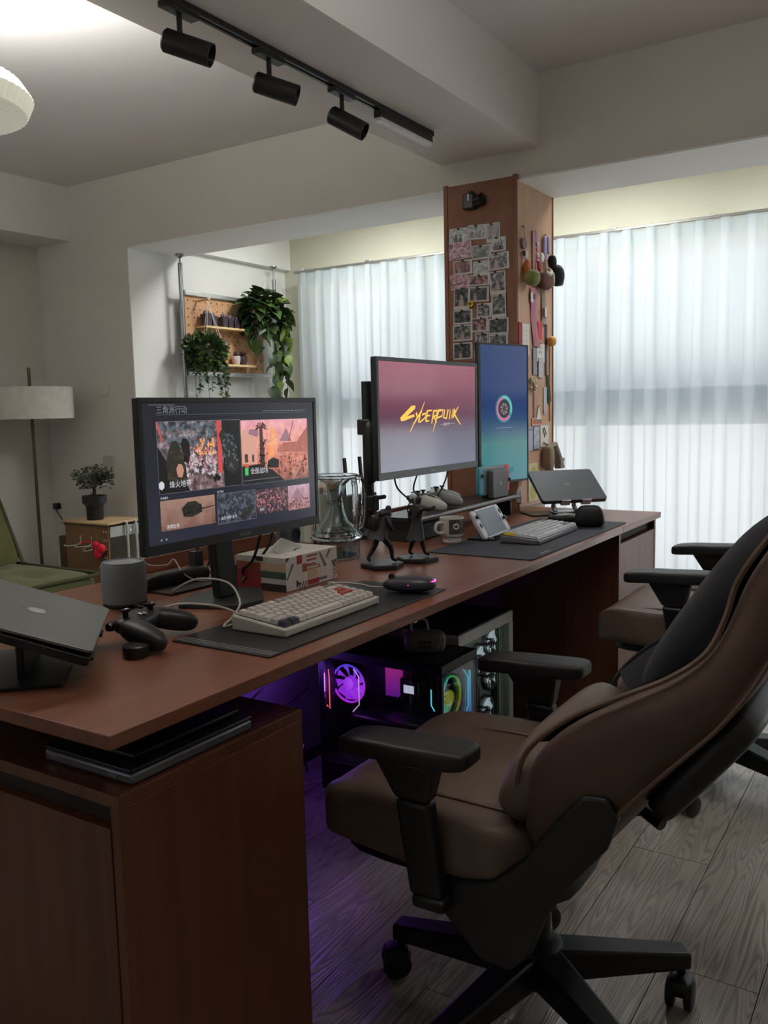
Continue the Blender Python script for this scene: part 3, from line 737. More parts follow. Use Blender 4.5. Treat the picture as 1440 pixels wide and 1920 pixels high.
    ln = MB(); ln.add([(p[0], y, z+p[1]) for p in rectp(-.234, .240, .1188, .1192)], [(0, 1, 2, 3)])
    for x in range(34): ln.add([(p[0], y, z+p[1]) for p in rectp(.080+x*.0046, .083+x*.0046, .1222+.0006*(x % 2), .1236+.0006*(x % 3))], [(0, 1, 2, 3)])
    for x in range(28): ln.add([(p[0], y, z+p[1]) for p in rectp(-.252+x*.0025, -.2505+x*.0025, .1375, .1388+.0004*(x % 2))], [(0, 1, 2, 3)])
    for x in range(46): ln.add([(p[0], y, z+p[1]) for p in rectp(.010+x*.0026, .0118+x*.0026, -.0285, -.0270+.0004*(x % 2))], [(0, 1, 2, 3)])
    for x in (-.238, -.225): ln.add([(p[0], y, z+p[1]) for p in rectp(x, x+.005, -.1262, -.1222)], [(0, 1, 2, 3)])
    ln.build('fine_print', gr, sc, smooth=0)
    em = MB(); em.add([(-.228+.008*math.cos(a*PI/3+.5), y, z-.018+.009*math.sin(a*PI/3+.5)) for a in range(6)], [tuple(range(6))])
    em.build('badge', lt, sc, smooth=0)
    lg = MB(); text_mb('NGON', .011, lg, TXT(.007, z-h/2+.0065, -.0013)); lg.build('maker_mark', mat('grey_print', (120, 122, 126), .5), t, smooth=0)
    # neck and base plate
    nk = MB(); nk.add([(-.040, .035, .012), (.018, .035, .012), (.018, .060, .012), (-.040, .060, .012), (-.062, .030, .175), (-.006, .030, .175), (-.006, .052, .175), (-.062, .052, .175)],
                      [(0, 1, 2, 3), (4, 7, 6, 5), (0, 4, 5, 1), (1, 5, 6, 2), (2, 6, 7, 3), (3, 7, 4, 0)])
    nk.box(-.050, .010, .044, .058, .150, .290); nk.build('neck', M_stand, t, .003)
    base = [(1.295, 1.356), (1.345, 1.224), (1.420, 1.224), (1.505, 1.300), (1.500, 1.360), (1.395, 1.410)]
    MB().prism([(x-1.414, y_-1.27) for x, y_ in base], .0005, .011).build('base_plate', M_stand, t, .002)
    # cables dropping behind the screen
    for pts in ([(.095, .03, .14), (.098, .06, .075), (.105, .10, .045), (.13, .11, .016)], [(.140, .03, .15), (.143, .05, .10), (.128, .09, .05), (.10, .10, .016)]):
        MB().tube(smoothpath(pts), .0035).build('cable', M_black, t)
monitor_left()

def monitor_middle():
    t = thing('monitor', 'grey framed monitor in the middle with a yellow logo on a red screen', 'monitor', (2.412, 1.353, DZ), group='monitors on the desk')
    z = 1.127-DZ; w, h = .640, .356
    shell(t, w, h, .012, .022, z, .020, M_bezel_grey)
    sc = MB().box(-w/2+.012, w/2-.012, .0008, .003, z-h/2+.022, z+h/2-.012).build('screen', picture('red_blue_screen', None, [(0, (116, 128, 152)), (.30, (104, 104, 128)), (.50, (112, 62, 84)), (.80, (160, 84, 104)), (1, (176, 90, 112))], [(100, 40, 60), (150, 96, 120)], .62, z-.156, z+.166, 4, .12, .12), t, smooth=0)
    yl = glow('logo_yellow', (246, 190, 60), .95); wh = glow('logo_white', (226, 214, 220), .8)
    lg = MB(); y = .0004
    C = [(-.1012, .037), (-.1247, .0372), (-.1931, .002), (-.1888, -.0087), (-.1731, -.0083), (-.106, .0039), (-.1129, .0112), (-.1539, .0048), (-.1052, .0273)]
    lg.add([(x, y, z+q) for x, q in C], [tuple(range(len(C)))])
    for pts, a, b in (([(-.0984, .0164), (-.0904, -.0018)], .010, .007), ([(-.0641, .0214), (-.1139, -.0176), (-.1361, -.0414)], .008, .003), ([(-.0446, .0497), (-.0693, .0178), (-.085, -.0146)], .002, .009),
                      ([(-.0623, .0086), (-.0399, .013), (-.0441, -.0009), (-.0778, -.0148)], .007, .005), ([(-.0284, .0209), (-.0408, -.012)], .009, .008), ([(-.0285, .0202), (.0019, .0217)], .006, .004), ([(-.0328, .0044), (-.0101, .0059)], .006, .004), ([(-.0408, -.012), (-.0182, -.0107)], .006, .004),
                      ([(.0134, .0204), (-.0033, -.0203)], .009, .006), ([(.0133, .0197), (.0343, .0202), (.0283, .0052), (.0066, .0011)], .007, .005), ([(.0127, .001), (.0315, -.0174)], .008, .003), ([(.0445, .0219), (.0051, -.0449)], .010, .002), ([(.0445, .0208), (.0738, .0216), (.066, .0027), (.032, -.0031)], .008, .005),
                      ([(.0842, .0234), (.077, -.0032), (.0955, -.0055), (.1085, .0231)], .008, .007), ([(.1158, -.0086), (.1208, .0237), (.134, -.0063), (.1431, .0246)], .007, .007), ([(.154, .0245), (.1423, -.0053)], .009, .006), ([(.1812, .0329), (.151, .007)], .003, .009), ([(.151, .007), (.1949, -.0284)], .008, .004)):
        stroke_mb(lg, [(x, z+q) for x, q in pts], y, a, b)
    lg.build('yellow_logo', yl, sc, smooth=0)
    n = MB(); text_mb('2 0 7 7', .0135, n, TXT(.095, z-.0290, y))
    stroke_mb(n, [(.055, z-.0245), (.155, z-.0225)], y-.0001, .0008, .0006); n.build('year_lettering', wh, sc, smooth=0)
    mk = MB(); mk.box(-.015, .015, -.0016, -.0010, z-h/2+.009, z-h/2+.0115); mk.build('maker_mark', mat('pale_print', (190, 190, 190), .5), t)
    for pts in ([(-.19, .03, .23), (-.12, .06, .17), (.0, .08, .115), (.05, .085, .085)], [(-.04, .03, .22), (-.02, .06, .15), (.10, .06, .125), (.16, .07, .09)], [(.16, .03, .24), (.18, .05, .18), (.155, .07, .12), (.15, .09, .085)]):
        MB().tube(smoothpath(pts), .0028).build('cable', mat('grey_cable', (58, 58, 60), .5), t)
monitor_middle()

def monitor_right():
    az = -12.7
    t = thing('monitor', 'tall portrait monitor with a blue green screen and a ring emblem', 'monitor', (2.972, 1.466, DZ), az, 'monitors on the desk')
    w, h = .316, .540; z = .858+h/2-DZ
    # local x runs from 0 to w: shift by building around +w/2
    k = Matrix.Translation((w/2, 0, 0))
    hs = MB().box(0, w, .002, .018, z-h/2, z+h/2).build('housing', M_bezel, t, .003)
    f = MB(); bz = .007
    f.box(0, w, -.001, .0035, z-h/2, z-h/2+.009); f.box(0, w, -.001, .0035, z+h/2-bz, z+h/2); f.box(0, .014, -.001, .0035, z-h/2+.009, z+h/2-bz); f.box(w-bz, w, -.001, .0035, z-h/2+.009, z+h/2-bz)
    f.build('bezel', M_bezel, t, .0008)
    sc = MB().box(.014, w-bz, .0008, .003, z-h/2+.009, z+h/2-bz).build('screen', picture('blue_green_screen', None, [(0, (44, 118, 132)), (.18, (40, 122, 128)), (.28, (52, 122, 120)), (.38, (34, 82, 116)), (.55, (30, 58, 112)), (1, (44, 66, 112))], None, .75, z-.26, z+.26, 5, .1, .12), t, smooth=0)
    cx, cz = .158, z+.020
    def ring(name, r0, r1, a0, a1, m, y, n=40):
        mb = MB(); v = []
        for i in range(n+1):
            a = R(a0+(a1-a0)*i/n); v += [(cx+r0*math.cos(a), y, cz+r0*math.sin(a)), (cx+r1*math.cos(a), y, cz+r1*math.sin(a))]
        mb.add(v, [(2*i, 2*i+1, 2*i+3, 2*i+2) for i in range(n)]); mb.build(name, m, sc, smooth=0)
    ring('emblem_ring', .036, .054, 0, 360, glow('emblem_teal', (54, 120, 140), .8), .0006)
    ring('emblem_ring', .038, .046, 100, 320, glow('emblem_pink', (220, 96, 140), .9), .0004)
    ring('emblem_ring', .040, .050, -20, 100, glow('emblem_green', (96, 190, 170), .85), .0004)
    ring('emblem_disc', 0, .034, 0, 360, glow('emblem_dark', (30, 26, 30), .7), .0004)
    em = MB()
    for a in range(7):
        q = R(a*51); em.add([(cx+.006*math.cos(q), .0002, cz+.006*math.sin(q)), (cx+.026*math.cos(q+.4), .0002, cz+.026*math.sin(q+.4)), (cx+.022*math.cos(q-.3), .0002, cz+.022*math.sin(q-.3))], [(0, 1, 2)])
    em.build('emblem_pattern', glow('emblem_rose_grey', (150, 128, 134), .7), sc, smooth=0)
    ln = MB()
    for i in range(22): ln.add([(p[0], .0004, cz+p[1]) for p in rectp(cx-.052+i*.0048, cx-.0495+i*.0048, -.0745, -.0725+.0008*(i % 2))], [(0, 1, 2, 3)])
    for i in range(12): ln.add([(p[0], .0004, cz+p[1]) for p in rectp(cx-.030+i*.0048, cx-.0285+i*.0048, -.0905, -.0895)], [(0, 1, 2, 3)])
    ln.build('fine_print', glow('print_pale', (160, 180, 205), .6), sc, smooth=0)
    MB().cush((w/2, .030, z), (.14, .03, .20), 5, 6).build('rear_cover', M_bezel, t)
monitor_right()

def monitor_arm():
    t = thing('monitor_mount', 'black monitor arm pole clamped to the desk behind the middle monitor', 'monitor mount', (2.345, 1.555, DZ))
    MB().cyl((0, 0, .0), (0, 0, .505), .017, 20).build('pole', M_black, t)
    MB().lathe([(0, 0), (.045, 0), (.045, .012), (.025, .03), (0, .03)], 24).build('foot', M_black, t)
    MB().cbox((.05, -.085, .36), (.035, .17, .035)).cbox((0, 0, .36), (.05, .05, .05)).build('arm', M_black, t, .004)
    MB().cbox((.05, -.158, .385), (.10, .008, .10)).build('mount_plate', M_black, t, .002)
    MB().cush((-.03, -.03, .28), (.045, .045, .20), 3, 6).build('arm_cover', M_black, t)
    MB().tube([(.02, 0, .42), (.30, .02, .42), (.62, .0, .42), (.78, -.075, .40)], .014).build('long_arm', M_black, t)
    MB().cbox((-.015, -.02, .115), (.035, .035, .05)).cyl((.0, -.02, .13), (.05, -.03, .13), .007).build('clamp_knob', M_black, t, .003)
monitor_arm()

# ================================================================ near half of the desk
M_key = mat('cream_keycap', (206, 200, 190), .5, var=.03)
M_key_grey = mat('grey_keycap', (170, 168, 164), .5, var=.03)
M_key_red = mat('red_keycap', (170, 62, 48), .5)
M_key_navy = mat('navy_keycap', (38, 42, 60), .5)
M_case = mat('cream_keyboard_case', (196, 190, 180), .45, var=.02)
M_paper = mat('white_paper', (226, 224, 218), .8)
M_cable_w = mat('off_white_cable', (186, 178, 170), .5)

def prism_yz(mb, poly_, x0, x1):
    n = len(poly_); v = [(x0, y, z) for y, z in poly_]+[(x1, y, z) for y, z in poly_]
    return mb.add(v, [tuple(range(n))[::-1], tuple(range(n, 2*n))]+[(i, (i+1) % n, n+(i+1) % n, n+i) for i in range(n)])
def keyboard(label, loc, rz, rows, pitch, case_m, key_fn, hf, hr, rim=.008):
    t = thing('keyboard', label, 'keyboard', loc, rz, 'keyboards on the desk')
    W = max(sum(r) for r in rows)*pitch+2*rim; D = len(rows)*pitch+2*rim
    mb = MB(); prism_yz(mb, [(0, 0.0005), (D, 0.0005), (D, hr), (0, hf)], 0, W)
    mb.build('case', case_m, t, .003)
    sl = math.atan2(hr-hf, D)
    pl = MB(); prism_yz(pl, [(rim-.001, hf+(hr-hf)*rim/D+.0004), (D-rim+.001, hf+(hr-hf)*(D-rim)/D+.0004), (D-rim+.001, hf+(hr-hf)*(D-rim)/D+.0010), (rim-.001, hf+(hr-hf)*rim/D+.0010)], rim-.001, W-rim+.001)
    pl.build('key_plate', mat('key_plate_grey', (66, 63, 62), .6), t)
    cache = {}
    for j, row in enumerate(rows):
        x = 0; yc = D-rim-(j+.5)*pitch
        zc = hf+(hr-hf)*yc/D
        for i, u in enumerate(row):
            if u < 0: x += -u; continue
            w = u*pitch; m = key_fn(j, i, x)
            key = (round(u, 2), m.name)
            if key not in cache:
                g = MB().frustum((0, 0, 0), (w-.0020, pitch-.0020), (0, .0006, .0080), (w-.0060, pitch-.0060)); me = g.mesh('keycap'); me.materials.append(m); cache[key] = me
            o = bpy.data.objects.new('keycap', cache[key]); COL.objects.link(o); o.parent = t
            o.location = (rim+(x+u/2)*pitch, yc, zc+.0012); o.rotation_euler = (sl, 0, 0); x += u
    return t, W, D
R75 = [[1, -.25, 1, 1, 1, 1, -.25, 1, 1, 1, 1, -.25, 1, 1, 1, 1], [1]*13+[2, 1], [1.5]+[1]*12+[1.5, 1], [1.75]+[1]*11+[2.25, 1], [2.25]+[1]*10+[1.75, 1, 1], [1.25, 1.25, 1.25, 6.25, 1, 1, 1, 1, 1, 1]]
def key1(j, i, x):
    if j == 3 and i == 12: return M_key_red
    if j == 2 and i == 13: return M_key_red
    if j == 5 and i in (0, 1): return M_key_navy
    if j == 4 and i == 0: return M_key_grey
    if (j == 0 and i in (6, 7, 8, 9)) : return M_key_grey
    return M_key
kb1, W1, D1 = keyboard('cream mechanical keyboard with a red enter key on the narrow black mat', (1.200, .985, DZ+.003), .5, R75, .0190, M_case, key1, .016, .030)
k = MB(); k.lathe([(0, 0), (.008, 0), (.008, .010), (.007, .012), (0, .012)], 20, c=(W1-.018, D1-.018, .0285)); k.build('volume_knob', mat('silver_knob', (190, 186, 178), .3, .7), kb1)

def mat1():
    t = thing('desk_mat', 'narrow black desk mat with pale stripes under the cream keyboard', 'desk mat', (1.093, .934, DZ))
    MB().box(0, .624, 0, .231, .0004, .003).build('pad', mat('black_leatherette', (34, 35, 36), .45, var=.08, bump=.1), t, .001)
    for x in (.008, .016, .024): MB().box(x, x+.003, .002, .229, .0031, .0035).build('stripe', mat('silver_stripe', (150, 150, 148), .4, .3), t)
mat1()

def mouse1():
    t = thing('mouse', 'dark grey mouse with a glowing magenta strip at the edge of the narrow mat', 'mouse', (1.652, .992, DZ+.003), 22)
    def sh(x, y, z):
        return (x*(1-.10*abs(y)/.06+(.08 if y < 0 else 0)), y, (z*(1-.35*max(0, y/.06)**1.5) if z > 0 else z*.9))
    MB().cush((0, 0, .0185), (.064, .122, .038), 2.6, 12, None, sh).build('shell', mat('dark_grey_mouse', (58, 56, 64), .35), t, smooth=60)
    pts = [(.031*math.cos(a), -.058*abs(math.sin(a))**.8-.001, .021+.006*math.sin(a)) for a in [PI*i/14 for i in range(15)]]
    MB().tube(pts, .0017, 6).build('light_strip', glow('magenta_strip', (255, 60, 190), 3.0), t)
    MB().cyl((-.004, .040, .034), (.004, .040, .034), .008, 16).build('scroll_wheel', M_black, t)
    c = MB().tube(smoothpath([(0, .060, .010), (-.01, .085, .012), (-.03, .11, .022), (-.04, .16, .026), (-.07, .20, .012), (-.12, .235, .006), (-.21, .245, .005), (-.26, .245, .005), (-.31, .265, .006), (-.31, .33, .03), (-.36, .40, .045), (-.45, .44, .035)]), .0022, 6)
    c.build('cable', M_cable_w, t)
mouse1()
def kb_cable():
    t = thing('keyboard_cable', 'off-white looping cable behind the cream keyboard', 'cable', (1.25, 1.13, DZ))
    MB().tube(smoothpath([(-.030, -.010, .012), (-.045, .012, .006), (0.03, .055, .006), (.09, .09, .02), (.12, .15, .05), (.10, .22, .055), (.08, .27, .03), (.12, .32, .008)]), .0024, 6).build('cord', M_cable_w, t)
kb_cable()

def speaker():
    t = thing('smart_speaker', 'grey fabric cylinder speaker standing behind the game controller', 'speaker', (1.268, 1.490, DZ))
    MB().lathe([(0, 0), (.040, 0), (.043, .003), (.043, .006)], 40, sx=1.08, sy=1.08).build('foot', M_black, t)
    MB().lathe([(.044, .006), (.0475, .010), (.0485, .05), (.0475, .090), (.045, .0955), (.042, .0965)], 48, sx=1.0, sy=1.0).build('fabric_body', mat('blue_grey_fabric', (128, 136, 140), .75, var=.08, vscale=300, bump=.3, bscale=900), t)
    MB().lathe([(.0425, .0965), (.041, .0945), (0, .0945)], 48).build('top_plate', mat('light_grey_plastic', (150, 154, 158), .35), t)
    MB().lathe([(.0445, .0962), (.0445, .0975), (.0425, .0975), (.0425, .0962)], 48).build('rim', mat('silver_rim', (150, 156, 160), .3, .6), t)
speaker()

def gamepad(label, loc, rz, body_m, stick_m, tilt=0, group=None, sc=1.0):
    t = thing('game_controller', label, 'controller', loc, rz, group)
    t.scale = (sc, sc, sc)
    g = MB()
    g.cush((0, .014, .030), (.118, .062, .034), 3.2, 10)
    for s_ in (-1, 1):
        Mx = Matrix.Translation((s_*.055, -.012, .024)) @ Matrix.Rotation(R(s_*24), 4, 'Z') @ Matrix.Rotation(R(14), 4, 'X')
        g.cush((0, -.012, -.002), (.046, .104, .040), 2.6, 10, Mx, lambda x, y, z: (x*(1+.18*y/.05), y, z))
    g.build('shell', body_m, t, smooth=60)
    for (x, y, r, h) in ((-.038, .020, .009, .016), (.020, -.002, .009, .014)):
        st = MB(); st.lathe([(0, .044), (.005, .044), (.005, .044+h*.6), (r, .044+h*.75), (r, .044+h), (r*.7, .044+h*.9), (0, .044+h*.9)], 16, c=(x, y, 0)); st.build('thumb_stick', stick_m, t)
    MB().cbox((-.018, -.002, .0475), (.018, .006, .004)).cbox((-.018, -.002, .0475), (.006, .018, .004)).build('d_pad', M_chrome if body_m.name != 'white_pad' else stick_m, t, .001)
    for a in range(4):
        MB().lathe([(0, .046), (.0045, .046), (.0045, .050), (0, .0505)], 12, c=(.040+.011*math.cos(a*PI/2), .022+.011*math.sin(a*PI/2), 0)).build('button', stick_m, t)
    for s_ in (-1, 1):
        MB().cush((s_*.042, .044, .030), (.036, .018, .016), 3, 6).build('trigger', stick_m, t)
    return t
gamepad('black game controller lying beside the grey speaker', (1.070, 1.205, DZ+.010), 24, mat('black_pad', (22, 22, 25), .45), M_black_gloss)
def puck():
    t = thing('round_tin', 'small flat dark round tin in front of the black controller', 'tin', (.992, 1.146, DZ))
    MB().lathe([(0, 0), (.020, 0), (.022, .003), (.022, .013), (.021, .0135)], 28).build('base', mat('dark_tin', (34, 32, 34), .35, .3), t)
    MB().lathe([(.021, .0137), (.0225, .0137), (.0225, .020), (.020, .0225), (0, .0228)], 28).build('lid', mat('dark_tin_lid', (46, 46, 48), .3, .4), t)
puck()

def laptop_near():
    az, th = 45.3, 21.7
    B = (.834, 1.061, .795)
    t = thing('laptop', 'dark grey laptop with a pale fruit logo tilted up on a stand at the left', 'laptop', B, rot=(R(th), 0, R(az)))
    al = mat('space_grey_aluminium', (112, 113, 113), .38, .5, var=.02)
    w, d = .30, .215
    def rr(x0, x1, y0, y1, r, n=5):
        out = []
        for cx, cy, a0 in ((x1-r, y0+r, -90), (x1-r, y1-r, 0), (x0+r, y1-r, 90), (x0+r, y0+r, 180)):
            for i in range(n+1): a = R(a0+90*i/n); out.append((cx+r*math.cos(a), cy+r*math.sin(a)))
        return out
    Ml = Matrix.Translation((0, d, -.006)) @ Matrix.Rotation(R(-1.6), 4, 'X') @ Matrix.Translation((0, -d, .006))
    lid = MB().prism(rr(0, w, 0, d, .010), -.005, 0, Ml).build('lid', al, t, .001)
    base = MB().prism(rr(0, w, 0, d, .010), -.020, -.0065).build('base', mat('shaded_laptop_base', (34, 34, 36), .45, .3), t, .001)  # base coloured near black to paint the shade below the lid
    MB().box(.006, w-.006, .012, d-.01, -.0064, -.0058).build('keyboard_deck', M_black, t)
    for x in (.03, .05, .25): MB().box(-.0005, .001, .10+x*.3, .112+x*.3, -.016, -.010).build('port', M_black, t)
    # logo: fruit silhouette with a bite and a leaf
    lg = MB(); pts = []
    for i in range(40):
        a = 2*PI*i/40; r = .0155*(1+.06*math.cos(2*a))*(1-.14*math.exp(-((a-PI/2)/.35)**2))*(1-.08*math.exp(-((a-1.5*PI)/.3)**2))
        x, y = r*math.cos(a), r*math.sin(a)*1.02
        dx, dy = x-.0185, y-.002
        if math.hypot(dx, dy) < .0075:
            k_ = .0075/max(1e-6, math.hypot(dx, dy)); x, y = .0185+dx*k_, .002+dy*k_
        pts.append((x, y))
    lg.prism(pts, 0, .0006, Ml @ Matrix.Translation((w/2, d/2, .0001)))
    lg.prism([(0, .017), (.004, .018), (.007, .023), (.006, .026), (.002, .024), (0, .020)], 0, .0006, Ml @ Matrix.Translation((w/2, d/2, .0001)))
    lg.build('logo', mat('pale_logo', (205, 205, 205), .25, .6), lid)
    s = thing('laptop_stand', 'dark folding stand under the grey laptop at the left end of the desk', 'stand', (.834, 1.061, DZ), az)
    Mt = Matrix.Translation((0, 0, .795-DZ)) @ Matrix.Rotation(R(th), 4, 'X')
    MB().box(.03, .27, .012, .19, -.0265, -.0215, Mt).build('tray', M_black, s, .001)
    MB().box(.03, .27, .05, .20, .0006, .006).build('foot_plate', M_black, s, .001)
    MB().cbox((.15, .115, .035), (.16, .012, .062)).build('upright', M_black, s, .002)
    for x in (.06, .21): MB().box(x, x+.03, -.004, .012, -.0265, -.0205, Mt).build('hook', M_black, s, .001)
laptop_near()

def tissue_box():
    t = thing('tissue_box', 'patterned cardboard tissue box with a tissue pulled up', 'tissue box', (1.527, 1.246, DZ))
    w, d, h = .201, .150, .080
    MB().box(0, w, 0, d, .0004, h).build('carton', mat('printed_carton', (196, 190, 182), .65), t, .001)
    cr = mat('carton_red', (150, 46, 46), .6); rs = mat('carton_rust', (140, 74, 50), .6); gy = mat('carton_grey', (104, 100, 102), .6); gn = mat('carton_green', (62, 84, 68), .6)
    bg = mat('carton_beige', (190, 160, 132), .6); dk = mat('carton_dark', (52, 44, 46), .6); mv = mat('carton_mauve', (110, 96, 112), .6)
    def fr(name, pts, m):   # on the front face (-y), pts in fractions
        v = [(x*w, -.0004, z*h) for x, z in pts]; MB().add(v, [tuple(range(len(v)))]).build(name, m, t, smooth=0)
    fr('print_panel', rectp(.20, .30, .74, 1.0), cr); fr('print_panel', rectp(.30, .39, .48, .72), rs); fr('print_panel', rectp(.39, .60, .22, .48), bg); fr('print_panel', rectp(.39, .62, .04, .20), cr)
    for i, z0 in enumerate((.88, .76, .62)): fr('print_bar', rectp(.39, .60-.02*i, z0, z0+.06), rs)
    fr('print_frame', [(.39, .50), (.66, .50), (.62, .62), (.39, .60), (.41, .58), (.60, .59), (.62, .53), (.39, .53)], rs)
    fr('print_stripe', [(.62, .95), (.66, .95), (.78, .50), (.73, .46)], gy); fr('print_stripe', [(.82, .98), (.88, .98), (.80, .72), (.76, .74)], gy)
    fr('print_triangle', [(.86, .60), (.98, .62), (.94, .38)], gy); fr('print_triangle', [(.18, .06), (.18, .30), (.26, .16)], dk)
    for i in range(3): fr('print_bar', [(.22+.05*i, .02), (.24+.05*i, .02), (.28+.05*i, .20), (.26+.05*i, .20)], dk)
    fr('print_stripe', [(.0, .35), (.03, .35), (.15, .78), (.10, .80)], gy); fr('print_stripe', [(0, .85), (.06, .95), (.06, 1), (0, 1)], dk); fr('print_panel', rectp(.62, .78, .10, .18), mv)
    for i in range(4): fr('print_bar', [(.90, .04+.12*i), (.99, .22+.12*i), (.99, .26+.12*i), (.90, .08+.12*i)], dk)
    def le(name, y0, y1, z0, z1, m):  # left end (-x)
        MB().add([(-.0004, y0*d, z0*h), (-.0004, y1*d, z0*h), (-.0004, y1*d, z1*h), (-.0004, y0*d, z1*h)], [(0, 1, 2, 3)]).build(name, m, t, smooth=0)
    le('print_panel', 0, .5, .0, .22, dk); le('print_panel', .5, 1, .0, .58, cr); le('print_panel', 0, .5, .38, .58, gn); le('print_panel', .5, 1, .58, .82, rs); le('print_panel', 0, .5, .60, .82, bg); le('print_panel', .45, .60, .86, 1, dk)
    MB().lathe([(0, 0), (.045, 0), (.045, .0004), (0, .0004)], 24, c=(w*.52, d*.52, h+.0002), sx=1.1, sy=.42).build('opening', dk, t)
    ts = MB()
    def cone(u, v):
        a = 2*PI*u; r = (.042*(1-v)**.8)*(1+.22*math.cos(3*a+v)+.1*math.cos(5*a)); return (w*.45+r*math.cos(a)*1.2-.012*v, d*.5+r*math.sin(a)*.55, h+.001+.032*v+.003*math.sin(4*a)*(1-v))
    ts.grid(cone, 36, 8, True); ts.build('tissue', M_paper, t, smooth=30)
tissue_box()

def power_things():
    t = thing('power_strip', 'black power strip lying behind the grey speaker', 'power strip', (1.470, 1.545, DZ), -5)
    MB().cush((0, 0, .020), (.20, .042, .038), 5, 8).build('body', M_black, t)
    MB().tube(smoothpath([(.10, 0, .018), (.14, .02, .01), (.17, .06, .012)]), .003).build('cord', M_black, t)
    MB().cyl((.10, 0, .020), (.112, 0, .020), .006).build('plug', M_white_plastic, t)
    n = thing('notebook', 'thin dark notebook lying flat beside the power strip', 'notebook', (1.455, 1.495, DZ), -3)
    MB().box(-.075, .085, -.035, .035, .0004, .006).build('cover', mat('dark_red_black_cover', (38, 32, 34), .5), n, .001)
    a = thing('power_adapter', 'black power adapter with a cord behind the monitor stand', 'adapter', (1.640, 1.515, DZ), 12)
    MB().box(-.06, .02, -.022, .022, .0004, .030).build('brick', M_black, a, .004)
    MB().tube(smoothpath([(.02, 0, .015), (.05, -.01, .006), (.04, -.05, .004), (-.02, -.06, .004), (-.05, -.03, .02)]), .003).build('cord', M_black, a)
    h = thing('usb_hub', 'small upright black hub with thin cables behind the monitor neck', 'hub', (1.560, 1.560, DZ))
    MB().box(-.015, .012, -.012, .012, .0004, .072).build('body', M_black, h, .002)
    for q in ([(0, 0, .07), (.01, 0, .10), (.03, -.01, .09), (.035, -.01, .04), (.02, 0, .01)], [(0, 0, .07), (.02, .0, .085), (.05, -.02, .10), (.058, -.02, .098)]):
        MB().tube(smoothpath(q), .0022, 6).build('cable', M_black, h)
    c = thing('charging_cable', 'thin pale charging cable curling over the power strip', 'cable', (1.45, 1.58, DZ))
    MB().tube(smoothpath([(-.03, .02, .075), (-.02, .01, .055), (.02, -.01, .05), (.035, -.02, .062), (.03, -.055, .03), (.06, -.075, .010), (.12, -.10, .006)]), .0016, 6).build('cord', M_cable_w, c)
power_things()

def cam_gadget():
    t = thing('clear_camera_toy', 'small clear plastic camera box beside the tissue box', 'camera', (1.768, 1.425, DZ))
    g = thin_glass('clear_plastic', (.90, .92, .94), .25)
    MB().box(-.026, .026, -.02, .02, .0006, .066).build('riser_block', mat('smoke_plastic', (92, 94, 100), .3), t, .002)
    MB().box(-.030, .030, -.026, .026, .067, .120).build('shell', g, t, .003)
    MB().box(-.022, .022, -.018, .018, .070, .114).build('inner_body', mat('smoke_grey', (96, 98, 104), .35), t, .002)
    Mx = Matrix.Translation((.004, -.018, .094)) @ Matrix.Rotation(R(90), 4, 'X')
    MB().lathe([(0, .001), (.010, .001), (.012, .003), (.015, .003), (.015, 0)], 24, Mx).build('lens', M_black_gloss, t)
cam_gadget()

def glass_thing():
    t = thing('glass_decanter', 'clear glass decanter with a flared neck and wide base beside the monitor', 'decanter', (1.985, 1.430, DZ))
    g = glass('clear_glass', (244, 250, 250))
    MB().lathe([(0, .0006), (.066, .0006), (.066, .052), (.062, .052), (.062, .006), (0, .006)], 40).build('plinth', glass('plinth_glass', (214, 224, 226)), t)
    prof_o = [(.071, .054), (.076, .058), (.074, .064), (.055, .082), (.034, .105), (.025, .130), (.0225, .150), (.0225, .175), (.027, .205), (.045, .222), (.060, .228), (.066, .232)]
    prof_i = [(r-.004, z) for r, z in prof_o[::-1] if z > .06]
    MB().lathe(prof_o+[(.064, .235)]+prof_i+[(.066, .058), (.071, .054)], 48).build('funnel', g, t)
    MB().lathe([(.0235, .148), (.0255, .150), (.0255, .158), (.0235, .160)], 32).build('collar', thin_glass('collar_glass', (.85, .88, .88), .2), t)
    MB().lathe([(.058, .064), (.063, .064), (.0645, .12), (.064, .20), (.060, .226), (.057, .224), (.061, .20), (.0615, .12), (.058, .064)], 48).build('jacket', g, t)
    hd = MB().tube(smoothpath([(.060, -.020, .215), (.080, -.030, .222), (.088, -.034, .19), (.090, -.034, .13), (.082, -.030, .085), (.062, -.022, .075)]), .007, 10); hd.build('handle', g, t)
    cr = MB()
    for i in range(9):
        a = i*2*PI/9; cr.cush((.034*math.cos(a), .034*math.sin(a), .072), (.018, .016, .014), 3, 4)
    cr.build('glass_beads', g, t)
glass_thing()

